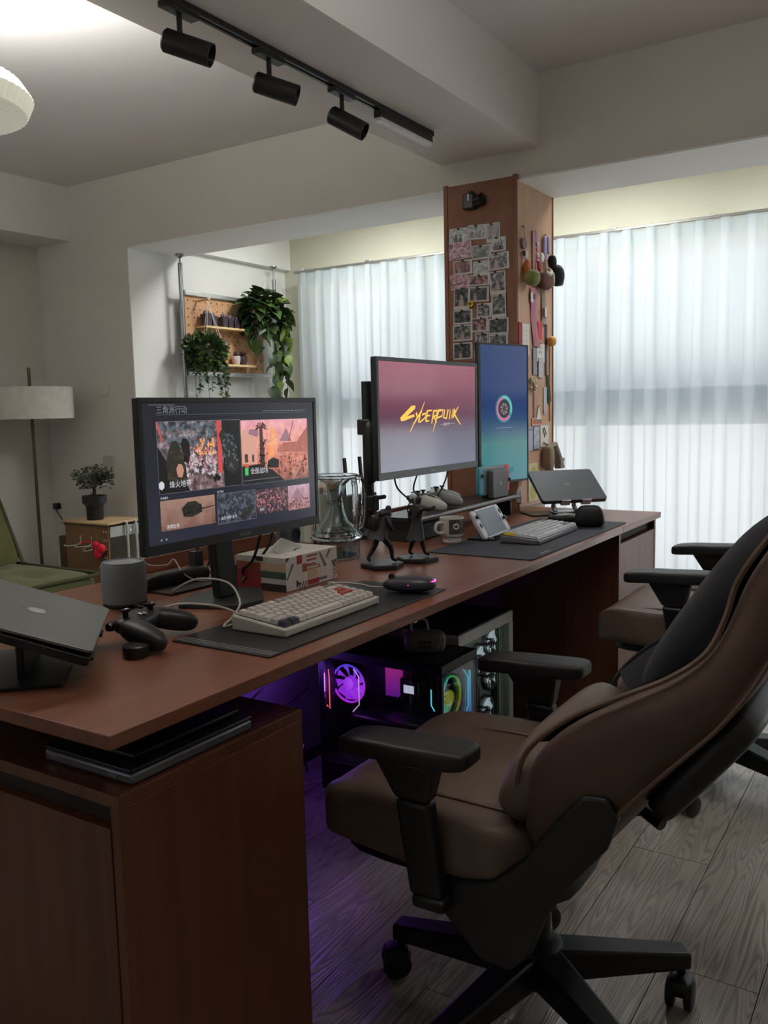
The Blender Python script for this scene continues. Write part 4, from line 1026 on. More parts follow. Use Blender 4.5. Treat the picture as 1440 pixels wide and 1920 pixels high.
def storage_box():
    t = thing('storage_box', 'white storage box with a wooden lid behind the glass decanter', 'box', (2.130, 1.625, DZ))
    MB().box(0, .175, 0, .105, .0005, .165).build('body', mat('greenish_white_plastic', (206, 208, 194), .5), t, .008)
    MB().box(-.006, .181, -.006, .111, .1655, .180).build('lid', wood('orange_lid_wood', (176, 116, 70), (196, 138, 88), (3, 20, 20)), t, .002)
storage_box()
def router():
    t = thing('router', 'dark upright router with two antennas behind the glass decanter', 'router', (2.465, 1.690, DZ))
    MB().box(-.11, .11, -.016, .016, .0005, .125).build('body', mat('dark_grey_router', (44, 46, 54), .4), t, .004)
    for x, l in ((-.050, -.012), (.045, -.016)):
        MB().add([(x-.009, -.004, .120), (x+.009, -.004, .120), (x+.009, .004, .120), (x-.009, .004, .120), (x+l-.008, -.004, .255), (x+l+.006, -.004, .255), (x+l+.006, .004, .255), (x+l-.008, .004, .255)],
                 [(0, 3, 2, 1), (4, 5, 6, 7), (0, 1, 5, 4), (1, 2, 6, 5), (2, 3, 7, 6), (3, 0, 4, 7)]).build('antenna', M_black, t, .002)
    MB().cyl((.01, -.0165, .06), (.01, -.0162, .06), .004, 12).build('indicator', glow('router_led', (220, 230, 240), 1.0), t)
router()

# ================================================================ far half of the desk
def figurine(label, loc, rz, joints, base_rot, coat, extras):
    t = thing('figurine', label, 'figurine', loc, rz, 'dark figurines on hexagonal bases')
    dk = mat('figurine_dark_resin', (16, 16, 20), .5, var=.2, vscale=80); bs = mat('figurine_base', (34, 34, 36), .3, .2)
    hexa = [(.058*math.cos(R(60*i+base_rot)), .058*math.sin(R(60*i+base_rot))) for i in range(6)]
    b = MB().prism(hexa, .0004, .012).build('hexagonal_base', bs, t, .001)
    MB().prism([(x*.92, y*.92) for x, y in hexa], .0121, .0135).build('base_plate', mat('figurine_base_top', (70, 72, 76), .35, .3, var=.3, vscale=120), b)
    a = R(60*5+base_rot+30)
    me = bpy.data.meshes.new('body'); names = list(joints)
    V = [joints[n][0] for n in names]
    E_ = [('pelvis', 'belly'), ('belly', 'chest'), ('chest', 'neck'), ('neck', 'head'), ('head', 'crown'), ('chest', 'lsh'), ('lsh', 'lel'), ('lel', 'lha'), ('chest', 'rsh'), ('rsh', 'rel'), ('rel', 'rha'),
          ('pelvis', 'lhip'), ('lhip', 'lkn'), ('lkn', 'lan'), ('lan', 'lto'), ('pelvis', 'rhip'), ('rhip', 'rkn'), ('rkn', 'ran'), ('ran', 'rto')]
    me.from_pydata(V, [(names.index(p), names.index(q)) for p, q in E_], [])
    me.materials.append(dk)
    o = bpy.data.objects.new('body', me); COL.objects.link(o); o.parent = t
    o.modifiers.new('skin', 'SKIN'); sv = me.skin_vertices[0].data
    for i, n in enumerate(names): r = joints[n][1]; sv[i].radius = (r, r)
    for i in range(len(names)): sv[i].use_root = (names[i] == 'pelvis')
    sb = o.modifiers.new('sub', 'SUBSURF'); sb.levels = 1; sb.render_levels = 2
    for p in me.polygons: p.use_smooth = True
    for nm, mb, m in extras: mb.build(nm, m or dk, t, smooth=50)
    if coat: coat.build('coat', mat('figurine_coat', (22, 21, 26), .55), t, smooth=50)
    return t
# faces local +y; lz = foot level
Zb = .0136
def J(pelvis, belly, chest, neck, head, lsh, lel, lha, rsh, rel, rha, lkn, lan, lto, rkn, ran, rto):
    P_ = lambda p, r: (tuple(p), r)
    lh = (pelvis[0]-.010, pelvis[1], pelvis[2]-.004); rh = (pelvis[0]+.010, pelvis[1], pelvis[2]-.004)
    return dict(pelvis=P_(pelvis, .0125), belly=P_(belly, .012), chest=P_(chest, .0145), neck=P_(neck, .0055), head=P_(head, .0095), crown=P_((head[0], head[1]+.001, head[2]+.010), .007),
                lsh=P_(lsh, .0075), lel=P_(lel, .0060), lha=P_(lha, .0045), rsh=P_(rsh, .0075), rel=P_(rel, .0060), rha=P_(rha, .0045),
                lhip=P_(lh, .0105), lkn=P_(lkn, .0075), lan=P_(lan, .0050), lto=P_(lto, .0045), rhip=P_(rh, .0105), rkn=P_(rkn, .0075), ran=P_(ran, .0050), rto=P_(rto, .0045))
def coat_mb(c, top, bot, rt, rb, split=.5, sway=0):
    mb = MB()
    def g(u, v):
        a = R(-155)+R(310)*u+PI*1.5; r = rt+(rb-rt)*v**1.2; return (c[0]+r*math.cos(a)*1.15, c[1]+r*math.sin(a)*.85-sway*v*v, top+(bot-top)*v+.003*math.sin(6*a)*v)
    return mb.grid(g, 28, 8)
k1 = J((0, -.006, .090), (0, .000, .108), (0, .008, .126), (0, .016, .142), (0, .022, .154), (-.018, .006, .134), (-.028, -.008, .114), (-.020, .004, .096), (.018, .010, .134), (.026, .010, .112), (.018, .024, .098),
       (-.014, -.014, .056), (-.018, -.034, .024), (-.020, -.024, .018), (.014, .020, .054), (.016, .022, .022), (.018, .036, .018))
hood = MB().cush((0, .012, .142), (.034, .032, .026), 2.4, 8); pack = MB().cush((0, -.020, .120), (.034, .024, .044), 3, 6)
figurine('dark hooded figurine striding forward on a hexagonal base', (1.898, 1.222, DZ), -118, k1, 10, coat_mb((0, -.002), .134, .078, .017, .030, sway=.012), [('hood', hood, None), ('backpack', pack, None)])
k2 = J((0, -.002, .098), (0, .000, .118), (0, .002, .138), (0, .004, .156), (0, .007, .168), (-.019, .000, .147), (-.028, -.006, .124), (-.026, -.004, .104), (.019, .006, .147), (.022, .026, .142), (.020, .048, .148),
       (-.012, -.006, .058), (-.016, -.016, .024), (-.018, -.004, .018), (.012, .008, .058), (.016, .014, .024), (.018, .028, .018))
tail = MB().tube(smoothpath([(0, -.010, .165), (0, -.024, .158), (0, -.028, .140), (0, -.018, .126)]), .0022, 6)
figurine('dark figurine standing with one arm stretched out on a hexagonal base', (2.020, 1.186, DZ), -118, k2, -10, coat_mb((0, 0), .112, .060, .015, .028, sway=.006), [('ponytail', tail, None)])

def riser():
    t = thing('monitor_riser', 'low dark shelf riser with a rounded silver front edge behind the mug', 'shelf riser', (2.285, 1.330, DZ), 1.0)
    L, D = .80, .165
    MB().box(0, L, .010, D, .066, .079).build('shelf_board', mat('dark_shelf_board', (34, 31, 31), .3), t, .001)
    MB().cyl((-.002, .010, .0725), (L+.002, .010, .0725), .0085, 20).build('front_roll', mat('satin_silver_roll', (120, 116, 116), .28, .6), t)
    for x in (.02, L-.035): MB().box(x, x+.014, .03, D-.02, .0005, .0655).build('leg', M_black, t, .002)
    b = thing('desk_drawer_box', 'dark drawer box pushed under the shelf riser beside the mug', 'box', (2.345, 1.362, DZ), 1)
    MB().box(0, .20, 0, .11, .0005, .056).build('body', M_black, b, .003)
    MB().box(.004, .196, -.006, -.0005, .004, .052).build('drawer', M_bezel, b, .002)
    MB().box(.07, .13, -.012, -.0065, .044, .050).build('handle', M_chrome, b, .002)
riser()
M_wpad = mat('white_pad', (196, 194, 184), .45)
gamepad('white game controller at the left on the shelf riser', (2.480, 1.430, DZ+.0885), 35, M_wpad, mat('pad_grey', (70, 70, 72), .5), group='controllers on the shelf riser')
gamepad('greyer game controller lying right behind the white one on the shelf riser', (2.640, 1.448, DZ+.0885), 30, mat('grey_pad', (150, 150, 150), .45), mat('pad_grey', (70, 70, 72), .5), group='controllers on the shelf riser')

def dock():
    t = thing('docked_console', 'handheld console with cyan and pink grips standing in its grey dock', 'game console', (2.955, 1.395, DZ+.0795), -6)
    MB().box(-.055, .055, -.028, -.006, .0005, .104).build('dock_front', mat('grey_dock', (96, 97, 100), .4), t, .003)
    MB().box(-.055, .055, .010, .022, .0005, .100).build('dock_back', M_black, t, .003)
    MB().box(-.055, .055, -.0055, .0095, .0005, .012).build('dock_floor', M_black, t)
    MB().box(-.088, .072, -.0045, .0085, .0125, .118).build('console', mat('console_grey', (120, 128, 134), .35), t, .003)
    MB().cush((-.098, .002, .066), (.036, .016, .106), 5, 8).build('cyan_grip', mat('cyan_grip', (64, 150, 165), .45), t)
    MB().cush((.088, .002, .066), (.032, .016, .106), 5, 8).build('pink_grip', mat('pink_grip', (232, 84, 110), .45), t)
    for sx, z in ((-1, .085), (1, .060)): MB().cyl((sx*.094, -.006, z), (sx*.094, -.013, z), .007, 14).build('thumb_stick', M_black, t)
    lg = MB(); lg.lathe([(0, 0), (.009, 0), (.009, .0006), (0, .0006)], 20, Matrix.Translation((0, -.0282, .055)) @ Matrix.Rotation(R(90), 4, 'X'))
    lg.build('logo_mark', mat('dock_mark', (136, 136, 138), .4), t)
dock()

def handheld():
    th = 58.8
    t = thing('handheld_console', 'white handheld game console leaning on a black stand on the wide mat', 'game console', (2.394, 1.160, DZ+.010), rot=(R(th), 0, R(5.2)))
    w, h = .240, .100; wt = mat('white_console', (206, 208, 212), .35); 
    MB().box(.034, w-.034, 0, h, -.012, 0).build('body', wt, t, .002)
    MB().box(.040, w-.040, .006, h-.006, .0001, .0012).build('screen', mat('screen_off_glass', (92, 100, 112), .06, 0, .8), t)
    for x0, x1, s_ in ((0, .0335, -1), (w-.0335, w, 1)):
        MB().cush(((x0+x1)/2, h/2, -.006), (x1-x0, h, .014), 5, 8).build('grip', wt, t)
        xx = (x0+x1)/2
        ys = (.074, .045) if s_ < 0 else (.046, .074)
        MB().lathe([(0, 0), (.005, 0), (.005, .005), (.0085, .006), (.0085, .009), (0, .0085)], 16, c=(xx, ys[0], .001)).build('thumb_stick', M_black, t)
        for a in range(4): MB().lathe([(0, 0), (.0028, 0), (.0028, .0026), (0, .0028)], 10, c=(xx+.0065*math.cos(a*PI/2), ys[1]+.0065*math.sin(a*PI/2), .001)).build('button', M_black, t)
    s = thing('console_stand', 'black folding stand holding the white handheld console', 'stand', (2.394, 1.160, DZ+.0035), 5.2)
    MB().box(.02, w-.02, -.022, .07, .0004, .005).build('foot_plate', M_black, s, .001)
    MB().box(.03, w-.03, -.022, -.016, .0055, .014).build('lip', M_black, s, .001)
    Mt = Matrix.Translation((0, .034, .0055)) @ Matrix.Rotation(R(62), 4, 'X')
    MB().box(.05, w-.05, 0, .066, -.005, -.001, Mt).build('back_support', M_black, s, .001)
handheld()

def mug():
    t = thing('mug', 'white ceramic mug with a dark flower print on the wide mat', 'mug', (2.352, 1.256, DZ+.0005), 0)
    cer = mat('white_ceramic', (206, 204, 196), .3)
    MB().lathe([(0, 0), (.026, 0), (.029, .004), (.029, .020), (.034, .022), (.0365, .026), (.038, .078), (.0372, .0795), (.0350, .078), (.0335, .028), (.026, .022), (0, .021)], 40).build('cup', cer, t)
    MB().tube(smoothpath([Vector((-.034, .012, .064)), Vector((-.053, .020, .066)), Vector((-.061, .023, .055)), Vector((-.060, .023, .042)), Vector((-.048, .018, .034)), Vector((-.034, .012, .034))]), .0048, 10).build('handle', cer, t)
    pr = MB()
    def band(u, v): a = R(-165)+R(150)*u; r = .0368+.0016*v; return (r*math.cos(a)*1.004, r*math.sin(a)*1.004, .030+.046*v)
    pr.grid(band, 30, 4); pr.build('dark_print', mat('mug_print', (84, 76, 66), .4, var=.5, vscale=90), t)
    a = R(-132)
    fl = MB()
    for k in range(8):
        q = k*PI/4
        for (dx, dz) in ((.0075*math.cos(q), .0075*math.sin(q)),):
            aa = a+dx/.038; fl.cush((.0386*math.cos(aa), .0386*math.sin(aa), .054+dz), (.0064, .0064, .0064), 2, 4)
    fl.build('flower_print', mat('mug_flower', (214, 206, 190), .4), t)
mug()

def mat2():
    t = thing('desk_mat', 'wide dark blue-grey desk mat under the silver keyboard', 'desk mat', (2.155, .908, DZ))
    W, D, r = .848, .325, .012; pts = []
    for cx, cy, a0 in ((W-r, r, -90), (W-r, D-r, 0), (r, D-r, 90), (r, r, 180)):
        for i in range(5): a = R(a0+22.5*i); pts.append((cx+r*math.cos(a), cy+r*math.sin(a)))
    MB().prism(pts, .0004, .003).build('pad', mat('blue_grey_cloth', (44, 46, 54), .8, var=.06, vscale=200), t, .0008)
    mk = MB()
    for i in range(9): stroke = mk.box(.10+i*.008, .105+i*.008, .012, .017+.003*(i % 3), .0031, .0034)
    mk.build('printed_mark', mat('mat_mark', (150, 150, 150), .6), t)
mat2()
R96 = [[1]*13+[-.25, 1, 1, 1, 1], [1]*13+[2, -.25, 1, 1, 1], [1.5]+[1]*12+[1.5, -.25, 1, 1, 1], [1.75]+[1]*11+[2.25, -.25, 1, 1, 1], [2.25]+[1]*10+[2.75, -.25, 1, 1, 1], [1.25]*3+[6.25]+[1.25]*4+[-.25, 1, 1, 1]]
M_k2 = mat('pale_grey_keycap', (190, 192, 196), .35); M_k2y = mat('yellow_keycap', (214, 178, 40), .4); M_k2c = mat('dark_keycap', (110, 112, 118), .35)
kb2, W2, D2 = keyboard('silver white keyboard with a yellow key on the wide mat', (2.395, .985, DZ+.003), 1.5, R96, .0192, mat('silver_keyboard_case', (120, 120, 124), .35, .5), lambda j, i, x: M_k2y if (j in (0, 1) and i == 0) else (M_k2c if x > 15 and j in (0, 4) else M_k2), .014, .024, .006)

def mice():
    t = thing('mouse', 'dark green low mouse behind the silver keyboard', 'mouse', (2.915, 1.105, DZ+.003), 35)
    MB().cush((0, 0, .017), (.066, .118, .036), 2.5, 12, None, lambda x, y, z: (x, y, z if z < 0 else z*(1-.25*abs(y)/.06))).build('shell', mat('dark_green_shell', (36, 46, 38), .4), t, smooth=60)
    MB().cyl((-.004, .035, .028), (.004, .035, .028), .008, 14).build('scroll_wheel', M_black, t)
    v = thing('vertical_mouse', 'black vertical ergonomic mouse at the right end of the wide mat', 'mouse', (2.848, .990, DZ+.003), 20)
    def sh(x, y, z):
        k = (z+.036)/.072; return (x*(1-.62*k*k)-.020*k+.008, y*(1-.30*k*k), z-.16*x*k)
    MB().cush((0, 0, .0365), (.078, .105, .074), 4.2, 12, None, sh).build('shell', mat('black_ergonomic_shell', (26, 27, 28), .45), v, smooth=50)
    MB().cbox((-.026, .018, .040), (.012, .03, .018)).build('thumb_button', M_bezel, v, .003)
    MB().cyl((.014, .040, .048), (.020, .040, .052), .008, 14).build('scroll_wheel', M_bezel_grey, v)
mice()

def laptop_far():
    az, th = -45, 34.1
    t = thing('laptop', 'closed black laptop propped up on a silver stand beside the column', 'laptop', (3.088, 1.256, .795), rot=(R(th), 0, R(az)))
    w, d, r = .268, .1875, .012; pts = []
    for cx, cy, a0 in ((w-r, r, -90), (w-r, d-r, 0), (r, d-r, 90), (r, r, 180)):
        for i in range(5): a = R(a0+22.5*i); pts.append((cx+r*math.cos(a), cy+r*math.sin(a)))
    dk = mat('charcoal_laptop', (58, 61, 66), .42, .3)
    lid = MB().prism(pts, -.006, 0).build('lid', dk, t, .001); MB().prism(pts, -.016, -.0068).build('base', dk, t, .001)
    MB().lathe([(0, 0), (.010, 0), (.010, .0004), (0, .0004)], 20, c=(w/2, d/2, .0001), sx=1.2).build('logo', mat('laptop_faint_logo', (74, 77, 82), .4), lid)
    s = thing('laptop_stand', 'silver two-arm stand on a dark plate carrying the black laptop', 'stand', (3.088, 1.256, DZ), az)
    al = mat('bright_aluminium', (184, 186, 188), .3, .8)
    Mt = Matrix.Translation((0, 0, .795-DZ)) @ Matrix.Rotation(R(th), 4, 'X')
    for x in (.075, .160):
        MB().box(x, x+.038, -.006, .13, -.0205, -.0165, Mt).box(x, x+.038, -.0065, -.002, -.0165, .004, Mt).build('tray_arm', al, s, .001)
        a_, b_ = Mt @ Vector((x+.019, .10, -.022)), Vector((x-.015, .02, .012))
        mid = Vector((x-.02, .03, .030))
        MB().tube([a_, (a_+mid)/2+Vector((0, 0, -.004)), mid, b_], .009, 10).build('hinge_arm', al, s)
    MB().box(-.05, .20, -.02, .11, .0005, .006).build('foot_plate', mat('dark_stand_plate', (60, 52, 54), .35, .4), s, .002)
    MB().box(.045, .20, .0, .05, .0065, .012).build('cross_bar', al, s, .002)
laptop_far()
def candle():
    t = thing('table_lamp', 'tiny white bulb lamp on a brass stand at the foot of the column', 'lamp', (3.175, 1.392, DZ))
    br = mat('brass', (160, 126, 84), .3, .8)
    MB().lathe([(0, .0005), (.022, .0005), (.022, .004), (.004, .006), (.004, .030), (.011, .032), (.011, .036), (0, .036)], 24).build('stand', br, t)
    MB().lathe([(.009, .037), (.0125, .050), (.0125, .075), (.007, .090), (.005, .096), (0, .098)], 24).build('bulb', mat('milky_bulb', (236, 236, 232), .3), t)
candle()

# ================================================================ computers under the desk
def fan(parent, name, c, r, face, ring_m, hub_m, blade_m, depth=.02, blades=9):
    """fan facing -x ('x') or -y ('y'): glowing ring, hub and blades"""
    M = Matrix.Translation(c) @ (Matrix.Rotation(R(-90), 4, 'Y') if face == 'x' else Matrix.Rotation(R(90), 4, 'X'))
    f = MB(); f.lathe([(r, 0), (r*1.04, 0), (r*1.04, -depth), (r, -depth), (r, 0)], 40, M); root = f.build('fan_frame', M_black, parent)
    MB().lathe([(r*.98, .001), (r*.90, .001), (r*.90, -.004), (r*.98, -.004), (r*.98, .001)], 40, M).build('fan_ring', ring_m, root)
    MB().lathe([(0, .001), (r*.30, .001), (r*.34, -.004), (r*.34, -depth), (0, -depth)], 32, M).build('fan_hub', hub_m, root)
    b = MB()
    for k in range(blades):
        a = 2*PI*k/blades; v = []
        for rr, tw, z0, z1 in ((r*.34, 0, -.002, -depth+.003), (r*.62, .20, -.002, -depth+.004), (r*.89, .32, -.004, -depth+.006)):
            v += [(rr*math.cos(a+tw-.26), rr*math.sin(a+tw-.26), z0), (rr*math.cos(a+tw+.26), rr*math.sin(a+tw+.26), z1)]
        b.add(v, [(0, 1, 3, 2), (2, 3, 5, 4)], M)
    b.build('fan_blades', blade_m, root, smooth=60)
    return root
def wire(parent, name, pts, m, r=.0016): return MB().tube(pts, r, 6).build(name, m, parent)
def led(name, parent, loc, energy, color, radius=.03):
    d = bpy.data.lights.new(name, 'POINT'); d.energy = energy; d.color = color; d.shadow_soft_size = radius
    o = bpy.data.objects.new(name, d); COL.objects.link(o); o.parent = parent; o.location = loc

def grad_glow(name, stops, strength, axis='Z', lo=0, hi=1):
    if name in _M: return _M[name]
    m = bpy.data.materials.new(name); m.use_nodes = True; nt = m.node_tree; b = nt.nodes['Principled BSDF']
    tc = nt.nodes.new('ShaderNodeTexCoord'); sp = nt.nodes.new('ShaderNodeSeparateXYZ'); nt.links.new(tc.outputs['Object'], sp.inputs[0])
    mr = nt.nodes.new('ShaderNodeMapRange'); mr.inputs[1].default_value = lo; mr.inputs[2].default_value = hi; nt.links.new(sp.outputs[axis], mr.inputs[0])
    rp = nt.nodes.new('ShaderNodeValToRGB'); el = rp.color_ramp.elements
    el[0].position = stops[0][0]; el[0].color = (*lin(stops[0][1]), 1); el[1].position = stops[-1][0]; el[1].color = (*lin(stops[-1][1]), 1)
    for p, c in stops[1:-1]: e = el.new(p); e.color = (*lin(c), 1)
    nt.links.new(mr.outputs[0], rp.inputs[0]); nt.links.new(rp.outputs[0], b.inputs['Emission Color']); b.inputs['Emission Strength'].default_value = strength
    b.inputs['Base Color'].default_value = (.03, .03, .03, 1); _M[name] = m; return m

def pc_black():
    t = thing('desktop_computer', 'black tower computer with rainbow lit fans behind glass under the desk', 'computer', (1.990, 1.100, 0), 0, 'tower computers under the desk')
    W, D, H = .215, .415, .462; z0 = .03
    top = MB().box(0, W, 0, D, .435, H).build('top_panel', M_black, t, .003)
    MB().box(.02, W-.02, .03, D-.03, H+.0003, H+.002).build('top_mesh', mat('dark_mesh', (12, 12, 13), .7), top)
    MB().box(0, W, 0, D, z0, z0+.095).build('lower_shroud', M_black, t, .003)
    MB().box(W-.006, W, 0, D, z0+.0955, .4345).build('far_side_panel', M_black, t)
    MB().box(0, W-.0065, D-.006, D, z0+.0955, .4345).build('rear_panel', M_black, t)
    for y in (.0, D-.019): MB().box(0, .012, y, y+.012, z0+.0955, .4345).build('corner_post', M_black, t, .001)
    gl = thin_glass('smoked_case_glass', (.62, .62, .66), .10)
    MB().box(.001, .005, .0125, D-.0195, z0+.0955, .4345).build('side_glass', gl, t)
    MB().box(.0125, W-.007, .001, .005, z0+.0955, .4345).build('front_glass', gl, t)
    for x, y in ((.02, .03), (W-.05, .03), (.02, D-.06), (W-.05, D-.06)): MB().box(x, x+.03, y, y+.03, .0004, z0-.0005).build('foot', M_black, t, .002)
    # inside: board, memory, cooler block, graphics card
    bd = MB().box(W-.030, W-.022, .06, D-.03, .16, .42).build('mainboard', mat('dark_board', (22, 20, 30), .5), t)
    for k in range(4): MB().box(W-.065, W-.031, .235+k*.012, .240+k*.012, .295, .415).build('memory_stick', grad_glow('memory_glow', [(0, (130, 40, 190)), (1, (250, 70, 170))], .8, 'Z', .29, .42), bd)
    MB().box(W-.085, W-.031, .150, .215, .300, .365).build('pump_block', M_black, bd, .006)
    MB().box(W-.0862, W-.0855, .165, .200, .322, .346).build('pump_display', glow('pump_screen', (222, 226, 240), 1.4), bd)
    MB().cush((W-.12, .20, .235), (.10, .30, .050), 6, 8).build('graphics_card', mat('graphics_card_shroud', (24, 24, 34), .35), t)
    # rear fan, seen through the side glass at the back
    rg = grad_glow('rear_fan_glow', [(0, (190, 40, 250)), (.5, (200, 50, 240)), (.75, (110, 60, 250)), (1, (50, 90, 250))], 1.6, 'Z', .26, .42)
    bl = grad_glow('rear_blade_glow', [(0, (170, 30, 240)), (.6, (160, 50, 240)), (1, (50, 80, 230))], 1.5, 'Z', .26, .42)
    fan(t, 'fan', (.075, D-.055, .340), .060, 'x', rg, bl, bl)
    or_ = glow('led_orange', (255, 110, 90), 2.2); lm = glow('led_pale_magenta', (220, 170, 230), 1.8); cy = glow('led_cyan', (90, 220, 235), 2.2)
    yA = D-.055
    for s_ in (-1, 1):
        wire(t, 'light_wire', [(.030, yA+s_*.050, .405), (.030, yA+s_*.068, .385), (.030, yA+s_*.068, .300), (.030, yA+s_*.045, .275)], or_ if s_ > 0 else lm)
    wire(t, 'light_wire', [(.020, D-.022, .395), (.020, D-.024, .375), (.020, D-.024, .275)], or_)
    # front fan, seen through the front glass
    fg = grad_glow('front_fan_glow', [(0, (30, 160, 120)), (.35, (200, 190, 60)), (.6, (150, 220, 50)), (1, (40, 210, 130))], 1.3, 'Z', .26, .42)
    fb = grad_glow('front_blade_glow', [(0, (120, 110, 60)), (.5, (190, 190, 40)), (1, (30, 190, 120))], 1.3, 'Z', .26, .42)
    fan(t, 'fan', (.105, .030, .340), .066, 'y', fg, fb, M_black)
    for s_ in (-1, 1):
        wire(t, 'light_wire', [(.105+s_*.045, .012, .415), (.105+s_*.073, .012, .385), (.105+s_*.073, .012, .300), (.105+s_*.045, .012, .268)], cy)
    MB().box(.190, .197, .012, .016, .275, .400).build('light_bar', grad_glow('edge_bar', [(0, (40, 110, 240)), (1, (60, 220, 220))], 2.0, 'Z', .27, .40), t)
    MB().box(.014, .026, .010, .014, .275, .395).build('light_bar', glow('edge_bar_blue', (60, 150, 220), 1.0), t)
    wire(t, 'light_wire', [(.012, .040, .390), (.012, .040, .345), (.012, .030, .330)], cy)
    led('rear_fan_light', t, (.05, D-.06, .34), .45, (.62, .16, 1))
    led('front_fan_light', t, (.10, .045, .32), .12, (.35, 1, .55))
    led('underglow_light', t, (-.06, D+.085, .40), .9, (.30, .09, 1), .05)
pc_black()

def pc_white():
    t = thing('desktop_computer', 'white tower computer with white fans behind a glass side under the desk', 'computer', (2.292, 1.205, 0), 0, 'tower computers under the desk')
    W, D, H = .40, .205, .462
    wm = mat('white_case', (206, 206, 202), .45)
    MB().box(0, W, 0, D, .425, H).build('top_panel', wm, t, .003)
    MB().box(.006, W-.006, .006, D-.006, H+.0004, H+.004).build('top_mesh', mat('dark_mesh', (12, 12, 13), .7), t)
    MB().box(0, W, 0, D, .02, .075).build('lower_panel', wm, t, .003)
    MB().box(0, W, D-.006, D, .0755, .4245).build('back_panel', wm, t)
    for x in (0, W-.03): MB().box(x, x+.03, 0, .03, .0755, .4245).build('corner_post', wm, t, .002)
    for x in (0, W-.008): MB().box(x, x+.008, .0305, D-.0065, .0755, .4245).build('end_panel', wm, t)
    MB().box(.0305, W-.0305, .002, .006, .0755, .4245).build('side_glass', thin_glass('clear_case_glass', (.9, .92, .92), .02), t)
    for x, y in ((.02, .02), (W-.05, .02), (.02, D-.05), (W-.05, D-.05)): MB().box(x, x+.03, y, y+.03, .0004, .0195).build('foot', M_black, t, .002)
    wg = glow('white_fan_blade', (205, 222, 228), .95); wr = mat('white_fan_frame', (70, 76, 80), .5)
    for (x, z) in ((.305, .365), (.215, .330), (.300, .255), (.265, .140), (.150, .220)):
        fan(t, 'fan', (x, .032, z), .052, 'y', wr, mat('fan_hub_dark', (40, 44, 48), .5), wg, .018, 7)
    MB().box(.356, .368, .034, .046, .09, .42).build('tube_light', glow('pale_green_tube', (150, 178, 140), .55), t, .004)
    MB().box(.345, .352, .030, .06, .09, .42).build('inner_column', M_black, t)
    MB().box(.10, .285, .09, .15, .255, .285).build('graphics_card', mat('dark_card', (48, 52, 56), .4), t, .004)
    led('case_light', t, (.20, .10, .40), .10, (.85, 1, .95))
pc_white()

def headset():
    t = thing('headset', 'grey rounded headset with a strap loop lying on the black computer', 'headset', (2.085, 1.205, .4645), 32)
    gm = mat('headset_grey', (120, 118, 118), .45)
    Ms = Matrix.Rotation(R(-90), 4, 'Z')
    MB().cush((0, 0, .034), (.060, .120, .064), 3.6, 10).build('visor', gm, t, smooth=60)
    dots = MB()
    for i in range(3):
        for j in range(2): dots.cyl((-.0285, -.012+i*.013, .025+j*.013), (-.0318, -.012+i*.013, .025+j*.013), .0042, 10)
    dots.build('sensor_dots', M_black, t)
    MB().tube(smoothpath([(.0, .032, .050), (.0, .038, .082), (.0, .020, .096), (.0, -.004, .094), (.0, -.010, .066)]), .0035, 8).build('strap_loop', mat('pale_strap', (170, 168, 168), .6), t)
    MB().cush((.038, 0, .030), (.030, .100, .050), 3, 8).build('face_pad', M_black, t)
headset()

def floor_cables():
    t = thing('extension_cable', 'tangle of dark power cords hanging behind the black computer', 'cable', (1.95, 1.60, 0))
    for k, pts in enumerate(([(-.15, .06, .30), (.0, .03, .38), (.12, -.02, .43)], [(-.15, .05, .27), (-.02, .02, .28), (.10, 0, .31)], [(-.22, .03, .25), (-.10, .0, .18), (.02, -.02, .12), (.08, .0, .05)], [(-.20, .05, .12), (-.05, .02, .05), (.05, .0, .012)])):
        MB().tube(smoothpath(pts), .0035 if k < 3 else .0028, 6).build('cord', M_black, t)
    MB().tube(smoothpath([(-.25, .04, .06), (-.10, .0, .085), (.0, -.03, .14), (.03, -.03, .16)]), .0022, 6).build('pale_cord', M_cable_w, t)
    s = thing('socket_block', 'white socket block on the floor behind the black computer', 'power strip', (1.72, 1.55, 0), 20)
    MB().box(-.10, .08, -.03, .03, .0005, .045).build('body', M_white_plastic, s, .006)
    for x in (-.06, 0, .05): MB().lathe([(0, .0452), (.014, .0452), (.014, .0458), (0, .0458)], 16, c=(x, 0, 0)).build('socket', M_bezel_grey, s)
    MB().tube(smoothpath([(.08, 0, .02), (.14, -.03, .006), (.12, -.08, .006), (.0, -.10, .006)]), .003, 6).build('cord', M_white_plastic, s)
floor_cables()

# ================================================================ clad column with pinned things
CXF, CYR = 3.233, 1.425
def column():
    t = thing('column_cladding', 'square column clad in reddish brown board between the curtains', 'column', (CXF, CYR, 0))
    fb = wood('brown_pinboard', (118, 78, 58), (132, 90, 68), (6, 6, 3), .6, .3, .06)
    sb = wood('window_lit_pinboard', (196, 156, 130), (206, 168, 142), (6, 6, 3), .6, .3, .10)  # side board colour lightened to paint the window light falling on it
    MB().box(0, .012, .013, .300, .745, 2.046).build('front_board', fb, t, .001)
    MB().box(0.013, .375, 0, .0125, .745, 2.036).build('side_board', sb, t, .001)
    MB().box(.013, .375, .303, .315, .745, 2.036).build('rear_side_board', fb, t, .001)
    MB().box(-.003, .012, -.003, .0125, .742, 2.052).build('corner_strip', fb, t, .001)
    MB().box(-.003, .012, .3005, .318, .742, 2.052).build('corner_strip', fb, t, .001)
    MB().box(.3755, .386, -.003, .0125, .742, 2.036).build('corner_strip', fb, t, .001)
column()

